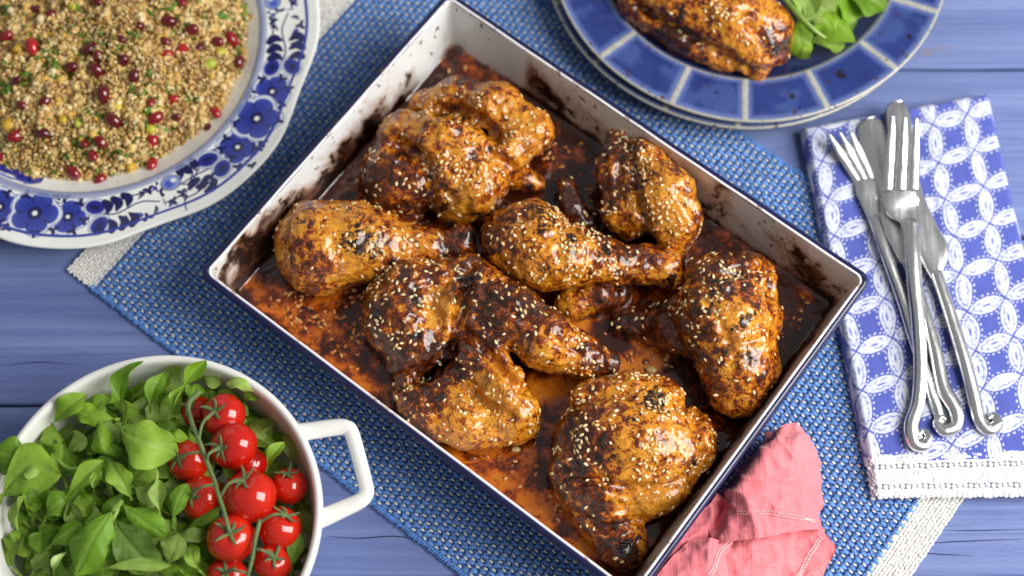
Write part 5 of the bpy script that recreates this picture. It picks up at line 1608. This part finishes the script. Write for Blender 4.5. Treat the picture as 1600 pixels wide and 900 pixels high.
px_ = 0.020
for ax in (0, 1):
    s_, t_ = st[:, ax], st[:, 1 - ax]
    row = np.round(t_); f = s_ - np.floor(s_) - 0.5; g_ = t_ - row
    cell = np.floor(s_).astype(int) * 131 + row.astype(int) * 17 + ax * 71
    jit = (_hash(cell, cell * 3 + 1, cell * 7 + 2, 5) - 0.5)
    g_ = g_ + 0.03 * jit
    hl, hw = 0.462, 0.188 + 0.012 * jit
    q = np.hypot(f / hl, g_ / hw)
    d_ = (np.abs(g_) - hw * np.clip(1 - (np.abs(f) / hl) ** 2.5, -0.5, 1)) * 0.85
    # dotted outline just outside
    angp = np.arctan2(g_ / hw, f / hl)
    dots = smooth(0.1, 0.5, np.cos(angp * 26))
    layn(dots * (1 - smooth(0.014, 0.024, np.abs(d_ - 0.055))) * (np.abs(f) < 0.42) * 0.85, WHT)
    pm = 1 - smooth(-0.004, 0.012, d_ + 0.02 * (fbm(P2, 6, 2, 23) - 0.5))
    layn(pm, WHT)
    # batik crackle: inner rings and fine veins in blue
    ring = (1 - smooth(0.010, 0.022, np.abs(d_ + 0.065 + 0.014 * np.sin(angp * 9 + jit * 20)))) * (smooth(0.35, 0.6, fbm(P2, 3.2, 2, 29)))
    layn(ring * pm * 0.8, L(104, 116, 196))
    crk = 1 - smooth(0.006, 0.018, np.abs(fbm(P2 + jit[:, None] * 3, 2.6, 2, 37) - 0.5))
    layn(crk * pm * (q < 0.9) * 0.55, L(110, 122, 205))
    core = (1 - smooth(0.5, 1.0, np.hypot(f / 0.15, (g_ + 0.02 * jit) / 0.034))) * (jit > -0.28)
    layn(core * 0.9, L(76, 88, 185))
# white nodes have a tiny blue star
wv = fbm(P2 * [1, 1, 1], 14, 2, 41)
col = col * (0.93 + 0.14 * wv)[:, None]
m = NT('printed_cotton')
m.color(m.attr('col')).set(Roughness=0.85, Specular_IOR_Level=0.2, Sheen_Weight=0.25)
w1 = m.noise(420, 2, 0.6)
m.bump(w1, 0.25, 0.0006)
M_PRINT = m.m
napk = thing('napkin', (xy[:, 0].mean(), xy[:, 1].mean(), 0.3), 'folded blue napkin printed with white petal ovals, crochet edged, under the cutlery', 'napkin')
# skirt: sides go down, three visible fold layers
F = grid_faces(nu, nv, flip=True)
fn_up = np.cross(V[F[0, 1]] - V[F[0, 0]], V[F[0, 2]] - V[F[0, 0]])[2]
if fn_up < 0: F = F[:, ::-1].copy()
mk('folded_cloth', V, F, M_PRINT, napk, col=col)
# folded layers seen along the sides
lay_parts, lay_c = [], []
for q in range(3):
    zz = 0.30 + 0.24 * q
    pts = []
    for aa, bb in [(0.012, t) for t in np.linspace(0.895, 0.012, 60)] + [(t, 0.012) for t in np.linspace(0.02, 0.985, 40)] + [(0.988, t) for t in np.linspace(0.02, 0.895, 60)]:
        p = nap(aa, bb); pts.append([p[0], p[1], zz + 0.02 * math.sin(bb * 30 + q)])
    lay_parts.append(tube(np.array(pts), 0.15, ns=8))
V, F = join(lay_parts)
cc = np.tile(BLUE, (len(V), 1)); wmask = smooth(0.5, 0.56, fbm(V, 0.75, 2, 51))[:, None]
mk('fold_edge', V, F, M_PRINT, napk, col=cc * (1 - wmask) + WHT * wmask)
# crochet border
m = NT('white_crochet_cotton'); m.color(m.mix(1.0, m.attr('col'), m.ramp(m.noise(700, 2, 0.6), [(0.3, 0.85), (0.7, 1.05)]), 'MULTIPLY')).set(Roughness=0.85, Specular_IOR_Level=0.2)
M_LACE = m.m
rng = np.random.default_rng(8)
Ml, Tl = [], []
dirx = (BRc - BL) / np.linalg.norm(BRc - BL)
for r_i, (bb, kind) in enumerate([(0.902, 's'), (0.909, 's'), (0.916, 's'), (0.926, 'h'), (0.936, 's'), (0.943, 's'), (0.950, 's'), (0.957, 's'), (0.964, 's'), (0.974, 'h'), (0.984, 's'), (0.991, 's'), (0.998, 'e')]):
    sp = {'s': 0.155, 'h': 0.37, 'e': 0.34}[kind]
    aa = np.arange(0.008, 0.992, sp / (Wd * 1.12)) + (0.004 if r_i % 2 else 0)
    n = len(aa)
    p = nap(aa, np.full(n, bb) + 0.0015 * np.sin(aa * 60 + r_i))
    P2_ = np.c_[p, np.zeros(n)]
    drop = 0.30 * smooth(0.9, 1.0, np.full(n, bb))
    zz = NZ - 0.02 - drop + 0.22 * (fbm(P2_, 0.22, 3, 3) - 0.5) + rng.normal(0, 0.015, n) - 0.5 * (1 - smooth(0, 0.03, aa))
    ang0 = math.atan2(dirx[1], dirx[0])
    dims, yaw = {'s': ((0.15, 0.145, 0.085), 0.55), 'h': ((0.16, 0.17, 0.07), 1.1), 'e': ((0.19, 0.13, 0.08), 0.0)}[kind]
    yw = ang0 + yaw + rng.normal(0, 0.2, n)
    R = np.zeros((n, 3, 3)); R[:, 0, 0] = np.cos(yw); R[:, 0, 1] = -np.sin(yw); R[:, 1, 0] = np.sin(yw); R[:, 1, 1] = np.cos(yw); R[:, 2, 2] = 1
    Ml.append(R * np.array(dims)[None, None]); Tl.append(np.c_[p, zz])
M_, T_ = np.concatenate(Ml), np.concatenate(Tl)
V, F = scatter_mesh(I_V, I_F, M_, T_)
cc = np.repeat(L(252, 252, 254)[None] * rng.uniform(0.93, 1.0, (len(T_), 1)), 12, 0)
tag(mk('crochet_border', V, F, M_LACE, napk, col=cc), kind='stuff')
# lower fold of the same border under it
aa, bb = np.meshgrid(np.linspace(0.01, 0.99, 120), np.linspace(0.90, 0.985, 12), indexing='ij')
p = nap(aa, bb).reshape(-1, 2)
V = np.c_[p, np.full(len(p), NZ - 0.30) - 0.30 * smooth(0.9, 1.0, bb.ravel()) + 0.2 * (fbm(np.c_[p, 0 * p[:, 0]], 0.22, 3, 3) - 0.5)]
F = grid_faces(120, 12)
mk('under_fold', V, F, M_PRINT, napk, col=np.tile(L(206, 210, 230), (len(V), 1)))

# ------------------------------------------------------------------ pink linen cloth crumpled against the tray
m = NT('coral_linen')
wv1 = m.noise(300, 3, 0.6, stretch=(1, 0.15, 0.15)); wv2 = m.noise(300, 3, 0.6, stretch=(0.15, 1, 0.15))
wv = m.math('ADD', wv1, wv2)
c = m.mix(m.ramp(m.noise(18, 4, 0.5), [(0.3, 0.0), (0.7, 0.6)]), L(231, 126, 134), L(237, 146, 150))
c = m.mix(m.ramp(m.math('MULTIPLY', wv, 0.5), [(0.35, 0.35), (0.6, 0.0)]), c, L(222, 112, 124))
m.color(c).set(Roughness=0.9, Specular_IOR_Level=0.15, Sheen_Weight=0.25)
m.bump(wv, 0.9, 0.0011)
M_PINK = m.m
m = NT('white_hem_thread'); m.set(Base_Color=L(244, 214, 214), Roughness=0.8)
M_THREAD = m.m


def sheet(rows, nu=110, nv=70, seed=0, amp=0.1, thick=0.07):
    """rows: list of rows of (x, y, z) photo pixels, all with the same count; smooth surface through them."""
    R = np.array([[px(*p[:2], p[2]) for p in row] for row in rows])
    A = np.array([resample(r, nv) for r in R])                    # along each row
    S = np.array([resample(A[:, j], nu) for j in range(nv)]).transpose(1, 0, 2)
    V = S.reshape(-1, 3)
    du = np.gradient(S, axis=0); dv = np.gradient(S, axis=1)
    N = np.cross(du, dv).reshape(-1, 3); N /= np.linalg.norm(N, axis=1)[:, None] + 1e-9
    if N[:, 2].mean() < 0: N = -N
    r2 = 1 - np.abs(2 * fbm(V * [1, 1, 0.5], 0.42, 2, seed) - 1)
    V = V + N * (amp * 1.7 * (r2 ** 5 - 0.2) + amp * 0.8 * ((1 - np.abs(2 * fbm(V * [1, 0.8, 0.5], 0.95, 2, seed + 4) - 1)) ** 5 - 0.2) + amp * 0.12 * ((1 - np.abs(2 * fbm(V * [0.8, 1, 0.5], 2.1, 2, seed + 6) - 1)) ** 4 - 0.25) + amp * (fbm(V, 0.9, 3, seed + 1) - 0.5))[:, None]
    F = grid_faces(nu, nv)
    n = len(V)
    bot = V - N * thick
    rim = []
    idx = lambda i, j: i * nv + j
    loop = [idx(i, 0) for i in range(nu)] + [idx(nu - 1, j) for j in range(1, nv)] + [idx(i, nv - 1) for i in range(nu - 2, -1, -1)] + [idx(0, j) for j in range(nv - 2, 0, -1)]
    l = np.array(loop); l2 = np.roll(l, -1)
    rim = np.stack([l, l2, l2 + n, l + n], -1)
    return np.vstack([V, bot]), np.vstack([F, F[:, ::-1] + n, rim]), S


pink = thing('pink_cloth', px(1180, 830, 0.4), 'crumpled coral pink linen cloth with white hem stitching, tucked against the tray corner', 'cloth')
# upper flap: rows run from the tray outwards, ordered from the far peak to the near hem
upper = [
    [(1196, 690, 1.2), (1210, 674, 2.4), (1222, 664, 2.8), (1240, 664, 2.4), (1256, 674, 1.6), (1268, 690, 0.8)],
    [(1165, 725, 1.0), (1190, 708, 2.2), (1212, 692, 3.4), (1236, 690, 3.2), (1260, 702, 2.2), (1274, 722, 0.8)],
    [(1135, 765, 1.0), (1160, 745, 1.8), (1188, 722, 3.6), (1226, 722, 3.4), (1258, 735, 2.4), (1278, 755, 0.8)],
    [(1108, 800, 1.2), (1132, 780, 1.4), (1160, 752, 3.6), (1210, 755, 3.2), (1255, 768, 2.7), (1282, 782, 0.9)],
    [(1090, 830, 1.6), (1118, 806, 1.6), (1146, 784, 3.3), (1200, 785, 3.7), (1250, 798, 2.8), (1280, 803, 1.0)],
    [(1080, 855, 1.8), (1110, 835, 2.0), (1140, 815, 3.1), (1195, 812, 3.4), (1245, 815, 2.8), (1283, 822, 1.1)],
    [(1076, 880, 1.8), (1108, 862, 2.2), (1136, 848, 2.9), (1190, 840, 3.2), (1240, 830, 2.6), (1290, 826, 1.1)],
]
V1, F1, S1 = sheet(upper, seed=3, amp=0.27)
lower = [
    [(1120, 770, 2.4), (1165, 800, 1.6), (1210, 800, 1.4), (1250, 800, 1.1), (1276, 800, 0.7)],
    [(1095, 800, 2.3), (1140, 825, 1.7), (1190, 822, 1.6), (1246, 815, 1.3), (1284, 820, 0.7)],
    [(1060, 842, 2.4), (1132, 848, 2.0), (1180, 850, 2.1), (1238, 838, 0.9), (1296, 842, 0.8)],
    [(1035, 880, 2.5), (1120, 880, 2.3), (1180, 885, 2.1), (1240, 880, 1.0), (1306, 858, 0.8)],
    [(1015, 925, 2.5), (1110, 930, 2.2), (1185, 930, 2.0), (1240, 925, 1.3), (1285, 905, 0.8)],
    [(1010, 980, 2.3), (1110, 990, 2.0), (1180, 990, 1.8), (1230, 985, 1.2), (1268, 965, 0.8)],
]
V2, F2, S2 = sheet(lower, seed=9, amp=0.22)
lip = [
    [(1078, 846, 2.7), (1112, 842, 3.0), (1138, 846, 2.9), (1150, 842, 2.9)],
    [(1050, 872, 2.9), (1092, 868, 3.2), (1122, 866, 3.0), (1142, 862, 2.5)],
    [(1020, 915, 2.9), (1076, 905, 3.3), (1118, 905, 2.9), (1140, 905, 2.2)],
    [(1000, 970, 2.7), (1070, 960, 3.1), (1112, 960, 2.7), (1138, 960, 2.1)],
]
V3, F3, S3 = sheet(lip, nu=70, nv=50, seed=15, amp=0.14)
V, F = join([(V1, F1), (V2, F2), (V3, F3)])
mk('linen', V, F, M_PINK, pink)


def stitches(pts, gap=0.17):
    P = resample(np.array([px(x, y, z) for x, y, z in pts]), 200)
    Ls = np.r_[0, np.cumsum(np.linalg.norm(np.diff(P, axis=0), axis=1))]
    n = int(Ls[-1] / gap)
    out = []
    for k in range(n):
        for sgn in (-1, 1):
            i = np.searchsorted(Ls, (k + 0.5 + 0.1 * sgn) * gap); i = min(max(i, 1), 198)
            t = (P[i + 1] - P[i - 1]); t /= np.linalg.norm(t); s_ = np.cross(t, (0, 0, 1))
            c = P[i] + s_ * sgn * 0.07
            out.append(tube(np.array([c - t * 0.07 - s_ * 0.04, c + [0, 0, 0.03], c + t * 0.07 + s_ * 0.04]), [0.022, 0.032, 0.022], ns=6))
    return out


def on(S, i0, j):
    return [tuple(p) for p in [S[i, j] for i in i0]]


def stitch_line(V, S, idx):
    P = np.array([S[i, j] for i, j in idx])
    return P


def put_stitches(P, lift=0.09, gap=0.17):
    P = resample(P, 220) + np.array([0, 0, lift])
    Ls = np.r_[0, np.cumsum(np.linalg.norm(np.diff(P, axis=0), axis=1))]
    out = []
    for k in range(int(Ls[-1] / gap)):
        for sgn in (-1, 1):
            i = int(np.clip(np.searchsorted(Ls, (k + 0.5) * gap), 1, 218))
            t = P[i + 1] - P[i - 1]; t /= np.linalg.norm(t); s_ = np.cross(t, (0, 0, 1))
            c = P[i] + s_ * sgn * 0.075 + t * 0.04 * sgn
            out.append(tube(np.array([c - t * 0.075 - s_ * 0.035, c + [0, 0, 0.025], c + t * 0.075 + s_ * 0.035]), [0.018, 0.03, 0.018], ns=6))
    return out


Vt = V1[:110 * 70].reshape(110, 70, 3); Vl = V2[:110 * 70].reshape(110, 70, 3); Vp = V3[:70 * 50].reshape(70, 50, 3)
st_ = put_stitches(np.array([Vt[84, j] for j in range(30, 69, 4)]))
st_ += put_stitches(np.array([Vl[i, j] for i, j in zip(np.linspace(42, 100, 9).astype(int), np.linspace(66, 46, 9).astype(int))]))
st_ += put_stitches(np.array([Vp[i, j] for i, j in zip(np.linspace(4, 66, 9).astype(int), np.linspace(40, 22, 9).astype(int))]))
V, F = join(st_)
tag(mk('hem_stitch', V, F, M_THREAD, pink), kind='stuff')

# ------------------------------------------------------------------ forged cutlery with scroll ends
m = NT('brushed_steel')
m.set(Base_Color=L(236, 235, 233), Metallic=1.0)
m.rough(m.ramp(m.noise(60, 5, 0.6, stretch=(6, 0.6, 1)), [(0.3, 0.16), (0.7, 0.30)]))
m.bump(m.noise(60, 4, 0.5), 0.14, 0.002)
M_STEEL = m.m


def rod(points, n=90, ns=12, flat=0.8):
    """points: (x, y, z, r_px)."""
    P = np.array([px(x, y, z) for x, y, z, r in points]); R = np.array([pxr(x, y, z, r) for x, y, z, r in points])
    return tube(P, R, ns=ns, flat=flat, n=n)


def fork(label, tips, crotch_y, head, neck, handle_pts, zt):
    root = thing('fork', px(neck[0], neck[1], NZ + 0.1), label, 'fork', 'steel cutlery on the napkin')
    for (tx, ty), (bx, by) in tips:
        V, F = rod([(tx, ty, zt[0], 2.4), ((tx * 3 + bx) / 4, (ty * 3 + by) / 4, zt[1], 6.2), ((tx + bx) / 2, (ty + by) / 2, zt[2], 8.0), ((tx + 3 * bx) / 4, (ty + 3 * by) / 4, zt[2] - .2, 9.0), (bx, by, zt[2] - 0.36, 9.6)], n=30, ns=12, flat=0.38)
        mk('tine', V, F, M_STEEL, root)
    # head: flattened loft from the tine roots to the neck
    V, F = rod(head, n=30, ns=20, flat=0.11)
    mk('head', V, F, M_STEEL, root)
    V, F = rod(handle_pts, n=130, ns=14, flat=0.75)
    mk('handle', V, F, M_STEEL, root)
    return root


def knife(label, left, right, zb, handle_pts):
    root = thing('knife', px(*left[-1], NZ + 0.1), label, 'knife', 'steel cutlery on the napkin')
    n = 40
    Lp = resample(np.array([px(x, y, zb) for x, y in left]), n); Rp = resample(np.array([px(x, y, zb) for x, y in right]), n)
    prof_t = np.array([0.0, 0.06, 0.25, 0.5, 0.75, 0.94, 1.0]); hz = np.array([0.0, 0.06, 0.085, 0.095, 0.085, 0.05, 0.0])
    S = Lp[:, None] * (1 - prof_t)[None, :, None] + Rp[:, None] * prof_t[None, :, None]
    up = S.copy(); up[..., 2] += hz[None]
    dn = S.copy(); dn[..., 2] -= hz[None]
    ring = np.concatenate([up, dn[:, ::-1][:, 1:-1]], 1)
    V = ring.reshape(-1, 3); F = grid_faces(n, ring.shape[1], wrap_v=True).tolist()
    F += [list(range(ring.shape[1]))[::-1], list(range((n - 1) * ring.shape[1], n * ring.shape[1]))]
    mk('blade', V, F, M_STEEL, root)
    V, F = rod(handle_pts, n=130, ns=14, flat=0.8)
    mk('handle', V, F, M_STEEL, root)


H = NZ + 0.2
# back fork
fork('three-tined steel fork lying lowest, tilted left, its tines in shade', [((1295, 208), (1345, 288)), ((1312, 205), (1355, 288)), ((1329, 205), (1365, 286))], 288,
     [(1352, 280, H + 0.15, 15), (1356, 296, H + 0.12, 19), (1361, 318, H + 0.1, 16), (1366, 345, H + 0.15, 9), (1372, 362, H + 0.2, 8)], (1368, 350),
     [(1364, 338, H + 0.15, 8), (1380, 385, H + 0.25, 9), (1408, 462, H + 0.1, 10), (1432, 540, H + 0.05, 10), (1452, 605, H, 10), (1466, 645, H - 0.02, 9), (1468, 662, H - 0.05, 8)], (H + 0.85, H + 0.6, H + 0.3))
# dark knife
knife('steel table knife with a dark reflecting blade, under the forks', [(1352, 186), (1341, 200), (1352, 260), (1366, 310), (1380, 360), (1396, 392), (1412, 420)], [(1366, 183), (1382, 196), (1396, 260), (1408, 310), (1418, 350), (1424, 390), (1428, 420)], H + 0.05,
      [(1416, 405, H + 0.05, 10), (1438, 470, H + 0.1, 10), (1460, 545, H + 0.12, 11), (1474, 605, H + 0.12, 12), (1493, 640, H + 0.12, 12), (1494, 664, H + 0.12, 11), (1476, 673, H + 0.12, 10), (1464, 663, H + 0.12, 8), (1470, 652, H + 0.12, 5), (1478, 656, H + 0.12, 4)])
# bright knife
knife('steel table knife with a broad bright blade and shoulder, under the front fork', [(1394, 158), (1384, 176), (1392, 240), (1406, 310), (1420, 370), (1440, 410), (1458, 440)], [(1410, 158), (1421, 176), (1430, 240), (1442, 300), (1464, 352), (1483, 390), (1470, 432)], H + 0.32,
      [(1462, 425, H + 0.3, 10), (1478, 470, H + 0.3, 10), (1503, 550, H + 0.25, 11), (1520, 612, H + 0.2, 11), (1530, 656, H + 0.15, 11), (1545, 671, H + 0.15, 11), (1559, 662, H + 0.15, 9), (1553, 649, H + 0.15, 6), (1544, 653, H + 0.15, 4)])
# front fork
fork('bright three-tined steel fork on top of the other cutlery, scroll handle towards the viewer', [((1395, 179), (1386, 300)), ((1414, 181), (1407, 300)), ((1432, 183), (1427, 300))], 305,
     [(1407, 296, H + 0.72, 26), (1407, 312, H + 0.66, 29.5), (1411, 326, H + 0.6, 27), (1420, 342, H + 0.62, 17), (1425, 362, H + 0.68, 13.5)], (1425, 355),
     [(1424, 345, H + 0.64, 13), (1427, 420, H + 0.65, 12.5), (1434, 500, H + 0.5, 11.5), (1438, 574, H + 0.35, 11), (1434, 630, H + 0.25, 11), (1424, 664, H + 0.2, 12), (1428, 690, H + 0.18, 12), (1443, 696, H + 0.18, 10), (1451, 684, H + 0.18, 7), (1444, 673, H + 0.18, 4.5), (1437, 679, H + 0.18, 3.5), (1441, 685, H + 0.18, 2.5)], (H + 2.0, H + 1.55, H + 1.05))
